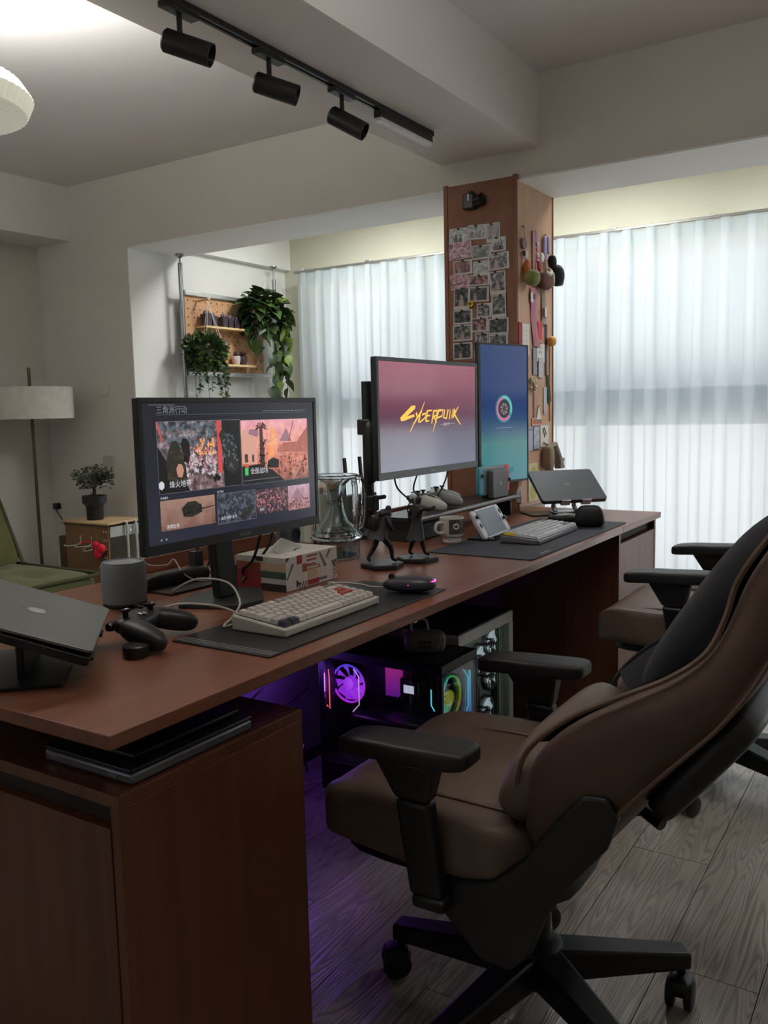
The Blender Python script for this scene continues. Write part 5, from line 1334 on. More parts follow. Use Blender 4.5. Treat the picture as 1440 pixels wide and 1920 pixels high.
def photo_mat(i, kind):
    pal = {'bw': [(30, 30, 32), (86, 86, 88), (172, 172, 170)], 'dark': [(18, 18, 20), (48, 48, 52), (110, 110, 112)], 'pink': [(96, 60, 72), (164, 112, 128), (214, 186, 194)],
           'warm': [(50, 30, 32), (110, 66, 66), (176, 140, 134)], 'light': [(110, 112, 114), (170, 172, 172), (206, 206, 204)], 'green': [(40, 44, 40), (90, 94, 88), (150, 150, 146)]}[kind]
    m = bpy.data.materials.new('photo_print_%d' % i); m.use_nodes = True; nt = m.node_tree; b = nt.nodes['Principled BSDF']
    tc = nt.nodes.new('ShaderNodeTexCoord'); mp = nt.nodes.new('ShaderNodeMapping'); mp.inputs['Location'].default_value = (i*3.7, i*1.3, i*2.1)
    n = nt.nodes.new('ShaderNodeTexNoise'); n.inputs['Scale'].default_value = 60; n.inputs['Detail'].default_value = 4
    nt.links.new(tc.outputs['Object'], mp.inputs[0]); nt.links.new(mp.outputs[0], n.inputs['Vector'])
    rp = nt.nodes.new('ShaderNodeValToRGB'); e = rp.color_ramp.elements; e[0].position = .36; e[1].position = .66
    e[0].color = (*lin(pal[0]), 1); e[1].color = (*lin(pal[2]), 1); x = e.new(.5); x.color = (*lin(pal[1]), 1)
    nt.links.new(n.outputs['Fac'], rp.inputs[0]); nt.links.new(rp.outputs[0], b.inputs['Base Color']); b.inputs['Roughness'].default_value = .25
    return m
PH = [((1.677, 1.848, .084, .061, -1.1), 'light', 'pale print of two people at the top left corner of the photo wall', 2),
 ((1.592, 1.853, .081, .057, -3.5), 'bw', 'landscape print in the middle of the top row of the photo wall', 0),
 ((1.521, 1.842, .060, .075, 1.0), 'dark', 'upright dark print at the right end of the top row of the photo wall', 1),
 ((1.669, 1.788, .105, .067, 3.3), 'pink', 'pink print with white handwriting under the pale two people print', -1),
 ((1.574, 1.773, .084, .055, -.6), 'green', 'greenish grey landscape print right of the pink handwriting print', 0),
 ((1.499, 1.795, .064, .056, -.6), 'light', 'pale small print of a plant at the upper right of the photo wall', 3),
 ((1.498, 1.729, .090, .065, 3.0), 'bw', 'tilted print of two faces at the right edge below the plant print', 2),
 ((1.657, 1.722, .085, .056, .5), 'warm', 'brownish print of two faces at the left under the pink print', 2),
 ((1.577, 1.698, .070, .083, 1.2), 'light', 'upright pale misty print in the middle of the photo wall', 0),
 ((1.504, 1.646, .068, .091, 1.7), 'bw', 'upright grey print below the tilted two faces print', 1),
 ((1.674, 1.668, .082, .060, 5.8), 'pink', 'strongly tilted rosy print at the left edge of the photo wall', -1),
 ((1.584, 1.664, .094, .043, -.3), 'warm', 'reddish print half hidden behind the upright misty print', 0),
 ((1.667, 1.599, .070, .089, -1.5), 'dark', 'upright dark print at the left above the yellow flower pin', 1),
 ((1.587, 1.609, .089, .059, -1.8), 'dark', 'dark landscape print just right of the yellow flower pin', 2),
 ((1.564, 1.543, .065, .056, -1.5), 'bw', 'small grey print just below right of the yellow flower pin', 0),
 ((1.499, 1.554, .063, .089, 1.7), 'green', 'upright greenish print at the right edge level with the flower pin', 0),
 ((1.661, 1.525, .087, .057, -.1), 'dark', 'dark landscape print at the left below the flower pin', 0),
 ((1.585, 1.488, .076, .056, .9), 'warm', 'brown landscape print in the middle third row from the monitor top', 1),
 ((1.501, 1.477, .089, .063, 0), 'dark', 'dark glossy landscape print at the right above the portrait monitor', 0),
 ((1.661, 1.460, .089, .065, -.4), 'green', 'grey print of one standing person at the lower left', 1),
 ((1.576, 1.424, .057, .064, 3.7), 'bw', 'small upright print partly behind the top of the portrait monitor', 1),
 ((1.502, 1.418, .084, .053, .1), 'green', 'landscape print cut off by the top edge of the portrait monitor', 0),
 ((1.662, 1.387, .088, .067, .3), 'dark', 'lowest dark print left of the portrait monitor', 2),
 ((1.575, 1.365, .071, .045, -.2), 'bw', 'lowest small print hidden behind the portrait monitor corner', 0)]
def photos():
    paper = mat('photo_paper', (186, 184, 180), .4)
    ink = mat('photo_figure_ink', (26, 24, 26), .35); skin = mat('photo_figure_grey', (150, 132, 126), .35)
    hand = mat('photo_handwriting', (222, 214, 216), .5); pinm = mat('black_pin', (14, 14, 16), .3)
    for i, ((y, z, w, h, a), kind, lab, fig) in enumerate(PH):
        lift = .0012+(i % 4)*.0011
        # local: x to the viewer's right (world -Y), y up, z toward the viewer (world -X)
        base = Matrix(((0, 0, -1, 0), (-1, 0, 0, 0), (0, 1, 0, 0), (0, 0, 0, 1)))
        t = thing('photo_print', lab, 'photo', (0, 0, 0), group='photo prints pinned on the column')
        t.matrix_world = Matrix.Translation((CXF-lift, y, z)) @ base @ Matrix.Rotation(R(a), 4, 'Z')
        MB().box(-w/2, w/2, -h/2, h/2, -.0004, .0004).build('paper', paper, t, smooth=0)
        up = h > w*1.1; b0 = .005; bb = .014 if up else .006
        if kind == 'pink' and fig < 0: b0 = bb = .001
        x0, x1, y0, y1 = -w/2+b0, w/2-b0-(0 if up else .004), -h/2+bb, h/2-b0
        pr = MB().box(x0, x1, y0, y1, .0005, .0007).build('print', photo_mat(i, kind), t, smooth=0)
        rnd = random.Random(i)
        for k in range(max(0, fig)):
            cx = x0+(x1-x0)*(k+1)/(fig+1)+rnd.uniform(-.004, .004); hh = (y1-y0)*rnd.uniform(.5, .7); hw = hh*.28
            f = MB(); f.add([(cx-hw, y0, .0008), (cx+hw, y0, .0008), (cx+hw*.8, y0+hh*.6, .0008), (cx-hw*.8, y0+hh*.6, .0008)], [(0, 1, 2, 3)])
            f.add([(cx+hw*.55*math.cos(q*PI/5), y0+hh*.8+hw*.62*math.sin(q*PI/5), .0009) for q in range(10)], [tuple(range(10))])
            f.build('figure', ink if kind == 'light' else (skin if k % 2 == 0 else ink), pr, smooth=0)
        if fig < 0:
            g = MB()
            for r_ in range(3):
                pts = [(x0+.012+q*.006, y0+.012+r_*.014+.004*math.sin(q*2.1+r_), .0009) for q in range(int((x1-x0-.02)/.006))]
                for p_, q_ in zip(pts[:-1], pts[1:]):
                    d = Vector(q_)-Vector(p_); nrm = Vector((-d.y, d.x, 0)).normalized()*.0009
                    g.add([Vector(p_)+nrm, Vector(q_)+nrm, Vector(q_)-nrm, Vector(p_)-nrm], [(0, 1, 2, 3)])
            g.build('handwriting', hand, pr, smooth=0)
        if i not in (3, 10):
            MB().lathe([(0, 0), (.0045, 0), (.0045, .002), (.002, .003), (.002, .006), (.004, .008), (0, .009)], 12, c=(rnd.uniform(-.01, .01), h/2-.004, .0005)).build('push_pin', pinm, t)
photos()

def column_front_things():
    t = thing('camera', 'black action camera fixed high on the column above the photos', 'camera', (CXF, 1.598, 1.972))
    MB().cbox((-.014, .022, 0), (.026, .050, .062)).build('body', M_black, t, .006)
    MB().cyl((-.014, -.005, -.004), (-.020, -.040, .002), .023, 24).build('lens', M_black_gloss, t)
    MB().cyl((-.015, -.0405, .002), (-.0155, -.043, .0022), .018, 24).build('lens_glass', M_bezel_grey, t)
    MB().cbox((-.028, .020, .014), (.002, .006, .026)).build('pale_strap', M_white_plastic, t)
    MB().cbox((-.014, .018, .036), (.018, .020, .010)).build('shoe', M_black, t, .002)
    f = thing('flower_pin', 'yellow sunflower pin among the photo prints', 'pin', (CXF-.0075, 1.623, 1.573))
    for k in range(9):
        a = 2*PI*k/9; MB().cush((-.002, .0095*math.cos(a), .0095*math.sin(a)), (.003, .009, .009), 2.2, 4).build('petal', mat('sunflower_yellow', (206, 170, 40), .6), f)
    MB().cush((-.003, 0, 0), (.005, .011, .011), 2.2, 6).build('flower_centre', mat('flower_brown', (58, 40, 24), .7), f)
column_front_things()

# ---------------------------------------------------------------- things hanging on the side of the column (facing -Y)
def hang(name, label, cat, x, z, group=None):
    return thing(name, label, cat, (x, CYR-.0008, z), group=group)
def sheet(t, name, x0, x1, z0, z1, m, y=-.002, th=.0012): return MB().box(x0, x1, y-th, y, z0, z1).build(name, m, t, .0004)
def column_side_things():
    st = mat('steel_chain', (176, 160, 150), .35, .7)
    C = lambda n, c, r=.6: mat(n, c, r)
    pin = lambda t, x=0, z=0: MB().cyl((x, 0, z), (x, -.010, z), .003, 10).build('hook_pin', st, t)
    t = hang('keychain', 'keychain with a carrot and a round green plush ball', 'keychain', 3.290, 1.862); pin(t)
    MB().tube(smoothpath([(0, -.009, 0), (-.004, -.010, -.02), (.002, -.010, -.045)]), .0022, 6).build('chain', st, t)
    MB().cyl((0, -.006, -.066), (0, -.011, -.066), .022, 24).build('round_badge', C('mauve_badge', (120, 96, 104)), t)
    MB().cush((.008, -.012, -.110), (.026, .012, .034), 3, 6).build('white_charm', M_paper, t); MB().cush((-.008, -.012, -.104), (.018, .012, .020), 3, 6).build('dark_charm', C('plum_charm', (74, 56, 66)), t)
    MB().lathe([(.004, 0), (.012, -.01), (.016, -.04), (.014, -.055), (0, -.058)], 16, c=(.008, -.016, -.128)).build('carrot', C('carrot_orange', (200, 120, 66), .8), t)
    MB().cush((.016, -.036, -.200), (.074, .060, .064), 2.2, 10).build('green_ball', mat('green_plush', (112, 120, 62), .9, var=.3, vscale=60, sheen=.3), t)
    MB().cush((.050, -.030, -.190), (.018, .044, .056), 2.2, 8).build('ball_trim', C('pale_green_felt', (168, 168, 116), .9), t)
    t = hang('lanyard', 'pink and lilac lanyard with white and red charms', 'lanyard', 3.404, 1.862); pin(t)
    sheet(t, 'strap', -.022, -.002, -.165, 0, C('pink_strap', (196, 140, 150)), -.006); sheet(t, 'strap', .0, .016, -.06, 0, C('violet_strap', (150, 116, 170)), -.008)
    for k in range(4): MB().cush((.014, -.012, -.05-.022*k), (.024, .010, .018), 3, 5).build('charm_bead', C('pink_bead_%d' % (k % 2), ((214, 190, 196), (206, 150, 166))[k % 2]), t)
    MB().cush((.052, -.016, -.100), (.032, .014, .040), 2.4, 6).build('white_charm', M_paper, t)
    MB().cush((.020, -.018, -.138), (.034, .014, .044), 2.4, 6).build('red_charm', C('crimson_charm', (150, 40, 52)), t)
    t = hang('ribbon', 'folded lilac ribbon hanging at the outer edge of the column side', 'ribbon', 3.520, 1.864); pin(t)
    MB().cush((-.018, -.010, -.055), (.030, .012, .100), 3, 8).build('loop', C('lilac_ribbon', (158, 146, 186), .5), t); MB().cush((.014, -.014, -.040), (.028, .012, .076), 3, 8).build('loop', C('pale_lilac_ribbon', (178, 166, 198), .5), t)
    t = hang('pouch', 'small brown and cream drawstring pouch under the lanyard', 'pouch', 3.452, 1.712); pin(t)
    MB().cush((.0, -.028, -.045), (.100, .048, .070), 3, 8).build('body', C('brown_pouch', (104, 70, 62), .85), t); MB().cush((.045, -.030, -.035), (.022, .052, .074), 2.6, 6).build('cream_edge', C('cream_felt', (196, 186, 172), .9), t)
    MB().tube(smoothpath([(-.03, -.045, -.012), (0, -.052, -.022), (.03, -.045, -.006), (.04, -.03, .006)]), .008, 8).build('cream_collar', C('cream_felt', (196, 186, 172), .9), t)
    t = hang('plush_toy', 'black fuzzy toy hanging past the outer edge of the column', 'toy', 3.552, 1.765); pin(t)
    fz = mat('black_plush', (24, 24, 27), .95, sheen=.1)
    MB().cush((.006, -.040, -.065), (.080, .062, .090), 2.2, 8).build('body', fz, t); MB().cush((-.02, -.030, -.012), (.044, .036, .060), 2.2, 6).build('head', fz, t)
    MB().cush((.030, -.046, -.090), (.026, .030, .034), 2.4, 6).build('grey_patch', C('grey_patch', (112, 114, 118)), t); MB().cush((.042, -.044, -.058), (.028, .030, .036), 2.4, 6).build('paw', fz, t)
    t = hang('medal_ribbon', 'long pink sash with a small grey emblem hanging down the column side', 'sash', 3.395, 1.640); pin(t)
    MB().grid(lambda u, v: (-.032+.070*u+.030*v*v, -.004-.006*math.sin(PI*u)-.002*math.sin(9*v), -.005-.235*v), 6, 20).build('sash', C('rose_sash', (190, 122, 142), .6), t, smooth=60)
    MB().cyl((-.004, -.010, -.040), (-.004, -.013, -.040), .012, 16).build('emblem', C('grey_emblem', (104, 92, 110)), t)
    sheet(t, 'white_tag', -.040, -.012, -.065, -.025, M_paper, -.008)
    sheet(t, 'crimson_end', .030, .072, -.210, -.135, C('crimson_cloth', (204, 52, 70)), -.010)
    t = hang('tote_bag', 'beige folded cloth bag beside the pink sash', 'bag', 3.510, 1.640); pin(t)
    MB().grid(lambda u, v: (-.030+.060*u*(.5+.5*v), -.006-.010*math.sin(PI*u), -.005-.140*v), 8, 12).build('cloth', C('beige_cloth', (186, 172, 158), .9), t, smooth=60)
    sheet(t, 'white_label', -.030, -.008, -.115, -.075, M_paper, -.018)
    t = hang('notebook_pinned', 'red spined white notebook pinned above the portrait monitor', 'notebook', 3.240, 1.488)
    sheet(t, 'red_spine', 0, .036, -.125, 0, C('crimson_spine', (150, 24, 44)), -.002, .004); sheet(t, 'white_page', .0365, .108, -.125, -.002, M_paper, -.002, .003)
    for k in range(4): sheet(t, 'ruled_line', .042, .100, -.03-.02*k, -.029-.02*k, C('rule_grey', (170, 172, 178)), -.0052, .0003)
    t = hang('strap', 'navy strap with a round orange toy at its top near the column edge', 'strap', 3.536, 1.500); pin(t)
    sheet(t, 'navy_band', -.012, .006, -.215, 0, C('navy_strap', (52, 62, 90)), -.003)
    MB().cush((.012, -.022, -.072), (.050, .034, .042), 2.4, 8).build('orange_toy', C('orange_toy', (214, 150, 70), .7), t)
    t = hang('tape_measure_strap', 'ochre strap running down the outer edge of the column side', 'strap', 3.580, 1.42)
    sheet(t, 'band', -.008, .006, -.33, 0, C('ochre_strap', (176, 130, 72)), -.002)
    t = hang('paper_bundle', 'bundle of white papers clipped to the column beside the portrait monitor', 'paper', 3.462, 1.415); pin(t)
    sheet(t, 'sheet', -.030, .050, -.075, 0, M_paper, -.003); sheet(t, 'sheet', -.022, .030, -.140, -.060, mat('grey_paper', (196, 198, 204), .7), -.006)
    sheet(t, 'sheet', -.075, -.034, -.130, -.020, mat('blue_grey_paper', (150, 156, 172), .7), -.004)
    for k in range(6): MB().cush((-.012+.010*(k % 3), -.0085, -.018-.016*(k//3)), (.006, .0006, .006), 2, 3).build('print_spot', C('print_spot_grey', (120, 122, 132)), t)
    t = hang('flower_sprig', 'dried cream flower sprig beside the portrait monitor edge', 'flower', 3.372, 1.270); pin(t)
    rnd = random.Random(5)
    for k in range(12): MB().cush((rnd.uniform(-.028, .028), -.012+rnd.uniform(-.006, .006), rnd.uniform(-.045, .0)), (.018, .014, .014), 2.2, 4).build('blossom', C('cream_blossom', (206, 200, 172), .8), t)
    MB().tube([(0, -.008, 0), (.004, -.009, -.07)], .0016, 5).build('stem', C('dry_stem', (120, 116, 84)), t)
    t = hang('green_strap', 'dark green strap with a red edge on the column side', 'strap', 3.545, 1.285); pin(t)
    MB().grid(lambda u, v: (-.012+.022*u+.018*v, -.004-.004*math.sin(PI*u), -.120*v), 4, 8).build('band', C('dark_green_cloth', (46, 92, 70), .8), t, smooth=60)
    MB().tube([(.012, -.006, -.02), (.030, -.006, -.11)], .0022, 5).build('red_edge', C('red_thread', (180, 70, 66)), t)
    t = hang('ticket', 'grey printed ticket under the green strap', 'ticket', 3.522, 1.235); sheet(t, 'paper', -.018, .018, -.115, 0, mat('grey_ticket', (190, 190, 196), .6)); sheet(t, 'pink_stub', -.016, .016, -.112, -.096, C('pink_stub', (214, 176, 184)), -.0035)
    t = hang('pink_ribbon', 'thin pink ribbon right of the portrait monitor', 'ribbon', 3.404, 1.220); sheet(t, 'band', -.009, .009, -.115, 0, C('pale_pink_ribbon', (214, 176, 178)), -.003); sheet(t, 'stripe', -.002, .002, -.112, -.004, C('rose_stripe', (196, 130, 140)), -.0045)
    t = hang('pennant', 'white triangular pennant beside the thin pink ribbon', 'pennant', 3.450, 1.150)
    MB().prism([(-.030, -.060), (.030, -.056), (.002, .012)], 0, .0016, Matrix.Translation((0, -.002, 0)) @ Matrix.Rotation(R(90), 4, 'X')).build('cloth', M_paper, t); MB().cyl((0, 0, .006), (0, -.006, .006), .002, 8).build('hook_pin', st, t)
    t = hang('orange_label', 'orange lettered label under the white pennant', 'label', 3.434, 1.092); sheet(t, 'card', -.056, .056, -.018, .016, C('pale_orange_card', (206, 160, 140)))
    lt = MB()
    for k in range(7): lt.box(-.046+k*.014, -.037+k*.014, -.0036, -.0033, -.010, .006+.003*(k % 2))
    lt.build('lettering', C('orange_print', (196, 96, 66)), t)
    t = hang('blue_photo', 'bluish upright print with a dark border under the orange label', 'photo', 3.421, 1.024); sheet(t, 'border', -.036, .036, -.052, .050, C('navy_border', (72, 72, 96)), -.002); sheet(t, 'print', -.030, .034, -.046, .046, mat('blue_grey_print', (172, 180, 190), .4, var=.35, vscale=60), -.0035)
    t = hang('white_card', 'white card with a dark pen stroke right of the bluish print', 'card', 3.512, 1.028); sheet(t, 'card', -.046, .046, -.046, .046, M_paper)
    MB().tube([(-.02, -.0045, .035), (.0, -.0045, -.005)], .002, 5).tube([(-.005, -.0045, .036), (.018, -.0045, .004)], .002, 5).build('pen_stroke', C('grey_ink', (86, 88, 92)), t)
    t = hang('lilac_card', 'pale lilac card half hidden behind the portrait monitor edge', 'card', 3.350, 1.022); sheet(t, 'card', -.034, .034, -.050, .050, C('pale_lilac_card', (186, 184, 204))); sheet(t, 'stripe', -.030, .030, .034, .044, C('lilac_stripe', (160, 150, 180)), -.0035)
    t = hang('cable_tube', 'grey tube leaning out from the column above the black laptop', 'tube', 3.578, .990)
    MB().cyl((0, -.020, 0), (.046, -.024, -.062), .016, 20).build('tube', C('grey_tube', (128, 124, 114), .5), t)
    MB().cbox((.052, -.026, -.085), (.050, .030, .046), Matrix.Rotation(R(0), 4, 'Z')).build('end_box', C('taupe_box', (120, 112, 104), .5), t, .003)
    MB().cyl((.060, -.0415, -.085), (.060, -.044, -.085), .010, 16).build('white_cap', M_white_plastic, t)
    MB().cyl((.02, 0, -.02), (.02, -.02, -.02), .003, 8).build('hook_pin', st, t)
    t = hang('tan_pouch', 'tan cylindrical pouch hanging above the black laptop', 'pouch', 3.500, .990); MB().cush((0, -.026, -.055), (.056, .046, .110), 3.2, 8).build('body', C('tan_pouch', (140, 122, 104), .8), t); MB().tube([(-.01, -.020, 0), (0, -.004, .010), (.012, -.020, 0)], .003, 6).build('loop', C('tan_cord', (120, 96, 80)), t)
    t = hang('yellow_card', 'cream card with two yellow green spots at the foot of the column side', 'card', 3.390, .845); sheet(t, 'card', -.052, .050, -.085, .075, C('cream_card', (206, 196, 158)))
    for z in (.030, -.045): MB().cyl((0, -.0033, z), (0, -.0038, z), .030, 24).build('yellow_spot', C('yellow_green_spot', (178, 178, 74)), t)
column_side_things()

# ================================================================ plant corner on the balcony wall
M_leaf = [mat('leaf_deep', (44, 66, 34), .45, var=.2, vscale=20), mat('leaf_mid', (66, 92, 42), .45, var=.2, vscale=20), mat('leaf_light', (112, 134, 52), .45, var=.15, vscale=20)]
M_pole = mat('steel_pole', (150, 154, 156), .25, .8)
def poles():
    for x, lab, top in ((3.548, 'left steel tension pole beside the hanging small leaf plant', 2.03), (4.352, 'right steel tension pole behind the trailing pothos', 2.068)):
        t = thing('tension_pole', lab, 'pole', (x, 3.565, 0), group='steel tension poles by the pegboard')
        MB().cyl((0, 0, .01), (0, 0, 1.985), .0125, 20).build('tube', M_pole, t)
        MB().cyl((0, 0, 1.9855), (0, 0, top-.008), .005, 12).build('jack_rod', M_pole, t)
        MB().lathe([(0, 0), (.024, 0), (.024, .006), (.013, .012)], 20).build('foot_cup', M_pole, t); MB().lathe([(.006, top-.020), (.022, top-.008), (.022, top-.001), (0, top-.001)], 20).build('top_cup', M_pole, t)
    for z, lab in ((1.828, 'upper aluminium cross rail above the pegboard'), (1.385, 'lower aluminium cross rail under the pegboard')):
        t = thing('cross_rail', lab, 'rail', (3.5625, 3.567, z))
        MB().box(0, .775, -.010, .010, -.012, .012).build('bar', mat('bright_rail', (206, 208, 206), .3, .6), t, .003)
        for x in (.002, .765): MB().cbox((x, 0, 0), (.012, .028, .028)).build('end_clamp', M_pole, t, .002)
poles()
def pegboard():
    t = thing('pegboard', 'pale wooden pegboard with round holes hung between the steel poles', 'pegboard', (3.580, 3.575, 1.400))
    W, H, th = .655, .413, .010; nx, nz = 14, 9; r = .0052
    mb = MB(); cw, ch = W/nx, H/nz
    for i in range(nx):
        for j in range(nz):
            x0, z0 = i*cw, j*ch; hole = (i % 1 == 0)
            sq = [(x0, z0), (x0+cw/2, z0), (x0+cw, z0), (x0+cw, z0+ch/2), (x0+cw, z0+ch), (x0+cw/2, z0+ch), (x0, z0+ch), (x0, z0+ch/2)]
            cx, cz = x0+cw/2, z0+ch/2
            oc = [(cx+r*math.cos(R(-135+45*k)), cz+r*math.sin(R(-135+45*k))) for k in range(8)]
            v = [(x, 0, z) for x, z in sq]+[(x, 0, z) for x, z in oc]+[(x, th-.001, z) for x, z in oc]
            f = [(k, (k+1) % 8, 8+(k+1) % 8, 8+k) for k in range(8)]+[(8+k, 8+(k+1) % 8, 16+(k+1) % 8, 16+k) for k in range(8)]
            mb.add(v, f)
    mb.build('perforated_sheet', wood('pale_pegboard_wood', (196, 150, 112), (208, 164, 126), (4, 20, 20), .55, .3, .03), t, smooth=0)
    MB().box(0, W, th-.001, th+.001, 0, H).build('hole_shade_sheet', mat('hole_shade', (40, 32, 28), .9), t)  # dark sheet added so the holes look shaded over the white wall
    e = MB(); e.box(-.002, W+.002, 0, th, -.003, 0); e.box(-.002, W+.002, 0, th, H, H+.003); e.box(-.002, 0, 0, th, 0, H); e.box(W, W+.002, 0, th, 0, H); e.build('edge_band', wood('pale_pegboard_wood', 0, 0), t, smooth=0)
    sm = wood('light_shelf_wood', (216, 184, 130), (226, 196, 146), (3, 20, 20), .5)
    for (x0, x1, z, lab) in ((3.655, 4.010, 1.650, 'upper little wooden shelf holding dark pots on the pegboard'), (3.640, 4.070, 1.440, 'lower little wooden shelf holding two pots on the pegboard')):
        s = thing('peg_shelf', lab, 'shelf', (x0, 3.5745, z), group='little shelves on the pegboard')
        MB().box(0, x1-x0, -.085, 0, -.012, 0).build('board', sm, s, .001)
        for x in (.03, x1-x0-.04): MB().cyl((x, -.04, -.018), (x, .004, -.018), .005, 10).build('peg', sm, s)
    k = thing('hanging_hook', 'wooden peg hook with white cords holding the small leaf plant', 'hook', (3.672, 3.5745, 1.790))
    MB().cyl((0, 0, 0), (0, -.09, .004), .007, 12).build('peg', sm, k); MB().cush((.0, -.092, .006), (.022, .018, .020), 2.5, 6).build('knob', sm, k)
    for dx, dy in ((-.055, -.03), (.055, -.03), (0, .05), (.02, -.08)):
        MB().tube([(0, -.085, -.004), (dx*.2, -.085+dy*.2, -.05), (dx, -.085+dy, -.235)], .0014, 5).build('cord', M_white_plastic, k)
pegboard()
def shelf_pots():
    dkp = mat('dark_purple_pot', (64, 50, 58), .5, var=.2); soil = mat('soil', (46, 36, 30), .95, bump=.5, bscale=150)
    rnd = random.Random(9)
    sp = [(3.700, .050, .066, 'dark square pot at the left end of the upper pegboard shelf'), (3.752, .042, .058, 'second dark pot from the left on the upper pegboard shelf'), (3.835, .046, .058, 'third dark pot, right of the gap on the upper pegboard shelf'), (3.885, .044, .054, 'fourth mottled pot on the upper pegboard shelf'), (3.935, .046, .050, 'dark pot at the right end of the upper pegboard shelf')]
    for x, w, h, lab in sp:
        t = thing('succulent_pot', lab, 'plant pot', (x, 3.530, 1.650), group='little dark pots on the upper pegboard shelf')
        MB().frustum((0, 0, .0004), (w*.82, w*.82), (0, 0, h), (w, w)).build('pot', dkp, t, .002)
        MB().frustum((0, 0, h+.0002), (w*.9, w*.9), (0, 0, h+.003), (w*.8, w*.8)).build('soil', soil, t)
        for k in range(7):
            a = rnd.uniform(0, 2*PI); MB().cush((w*.25*math.cos(a), w*.25*math.sin(a), h+.010), (.012, .012, .022), 2.2, 4).build('succulent', mat('grey_violet_succulent', (112, 98, 118), .6, var=.3), t)
    for x, lab, m in ((3.935, 'white rounded pot on the lower pegboard shelf', mat('pinkish_white_pot', (206, 192, 190), .4)), (3.990, 'dark pot beside the white pot on the lower pegboard shelf', dkp)):
        t = thing('shelf_pot', lab, 'plant pot', (x, 3.530, 1.440))
        MB().lathe([(0, .0004), (.018, .0004), (.024, .02), (.026, .045), (.023, .052), (.021, .050), (0, .048)], 24).build('pot', m, t)
        for k in range(8):
            a = k*PI/4; MB().cush((.012*math.cos(a), .012*math.sin(a), .058+.006*(k % 3)), (.010, .010, .024), 2.2, 4).build('succulent', mat('dark_succulent', (70, 54, 58), .6), t)
shelf_pots()

def heart_leaf(n, L, W, fold, droop):
    """heart shaped blade along +y with a folded midrib, tip drooping"""
    mb = MB(); prof = [(0, .30, -.05), (.12, .85, -.02), (.30, 1.0, 0), (.52, .86, 0), (.74, .52, 0), (.90, .22, 0), (1, 0.01, 0)]
    v = []
    for s_, w, back in prof:
        y = s_*L; z = -droop*L*s_**2; ww = w*W/2
        v += [(-ww, y+back*L, z+fold*ww), (0, y, z), (ww, y+back*L, z+fold*ww)]
    f = []
    for i in range(len(prof)-1):
        a = i*3; f += [(a, a+1, a+4, a+3), (a+1, a+2, a+5, a+4)]
    mb.add(v, f); me = mb.mesh('leaf')
    me.polygons.foreach_set('use_smooth', [True]*len(me.polygons)); return me
def hanging_pot(t, c, r, h, m):
    MB().lathe([(0, -h), (r*.7, -h), (r, 0), (r*1.05, .004), (r*.95, .004), (r*.9, -.01), (0, -.012)], 28, c=c).build('pot', m, t)
def pothos():
    t = thing('trailing_pothos', 'large leafy trailing pothos hanging at the right of the pegboard', 'plant', (4.150, 3.480, 1.700))
    rnd = random.Random(21)
    hanging_pot(t, (0, 0, .02), .075, .12, mat('white_glazed_pot', (196, 198, 196), .4))
    MB().tube([(.0, .0, .02), (.03, .02, .16), (.10, .06, .33)], .002, 6).build('hanger', M_white_plastic, t)
    mes = []
    for L, W in ((.094, .076), (.078, .064), (.062, .053)):
        for m in M_leaf: me = heart_leaf('leaf', L, W, .35, .28); me.materials.append(m); mes.append(me)
    def leaf(p, yaw, pit, rol, size, tone):
        o = bpy.data.objects.new('leaf', mes[size*3+tone]); COL.objects.link(o); o.parent = t
        o.location = p; o.rotation_euler = (pit, rol, yaw)
    # crown
    for k in range(150):
        a = rnd.uniform(0, 2*PI); e = rnd.uniform(-.75, 1.0); rr = .105+.06*rnd.random()
        ce = math.sqrt(max(0, 1-e*e))
        p = Vector((rr*1.25*ce*math.cos(a), rr*.75*ce*math.sin(a)-.01, .050+.140*e))
        if p.y > .07: p.y = .07
        yaw = math.atan2(-p.x, p.y)+rnd.uniform(-.6, .6)
        leaf(p*.82+Vector((0, 0, .01)), yaw, rnd.uniform(-.9, .5)+.45*e, rnd.uniform(-.5, .5), rnd.choice((0, 0, 1)), rnd.choice((0, 0, 0, 1)) if p.x < .05 else rnd.choice((0, 1, 1, 2)))
    # runners
    vm = mat('vine_stem', (84, 92, 50), .6)
    for (x, y, l, n) in ((-.04, -.06, .40, 7), (.0, -.05, .50, 9), (.05, -.05, .47, 10), (.09, -.03, .50, 10), (.13, -.02, .38, 9), (.16, 0, .22, 6), (-.10, -.04, .16, 3), (-.17, -.02, .10, 3)):
        pts = [Vector((x*.5, y*.5, .02)), Vector((x, y-.02, -.03)), Vector((x+rnd.uniform(-.02, .02), y-.02, -.03-l*.5)), Vector((x+rnd.uniform(-.03, .03), y-.015, -.03-l))]
        pp = smoothpath(pts, 8); MB().tube(pp, .0016, 5).build('runner', vm, t)
        for k in range(n):
            q = pp[min(len(pp)-1, int(6+(len(pp)-7)*(k+.6)/n))]
            leaf(q+Vector((rnd.uniform(-.012, .012), rnd.uniform(-.01, .004), 0)), rnd.uniform(0, 2*PI), rnd.uniform(-1.4, -.6), rnd.uniform(-.3, .3), rnd.choice((0, 1, 2)), rnd.choice((0, 1, 2, 2)) if x > .04 else rnd.choice((0, 1, 1)))
    for k in range(3): leaf(Vector((-.16+.02*k, -.02, .02-.05*k)), 1.2+.3*k, -.6, .2, 0, 0)
pothos()
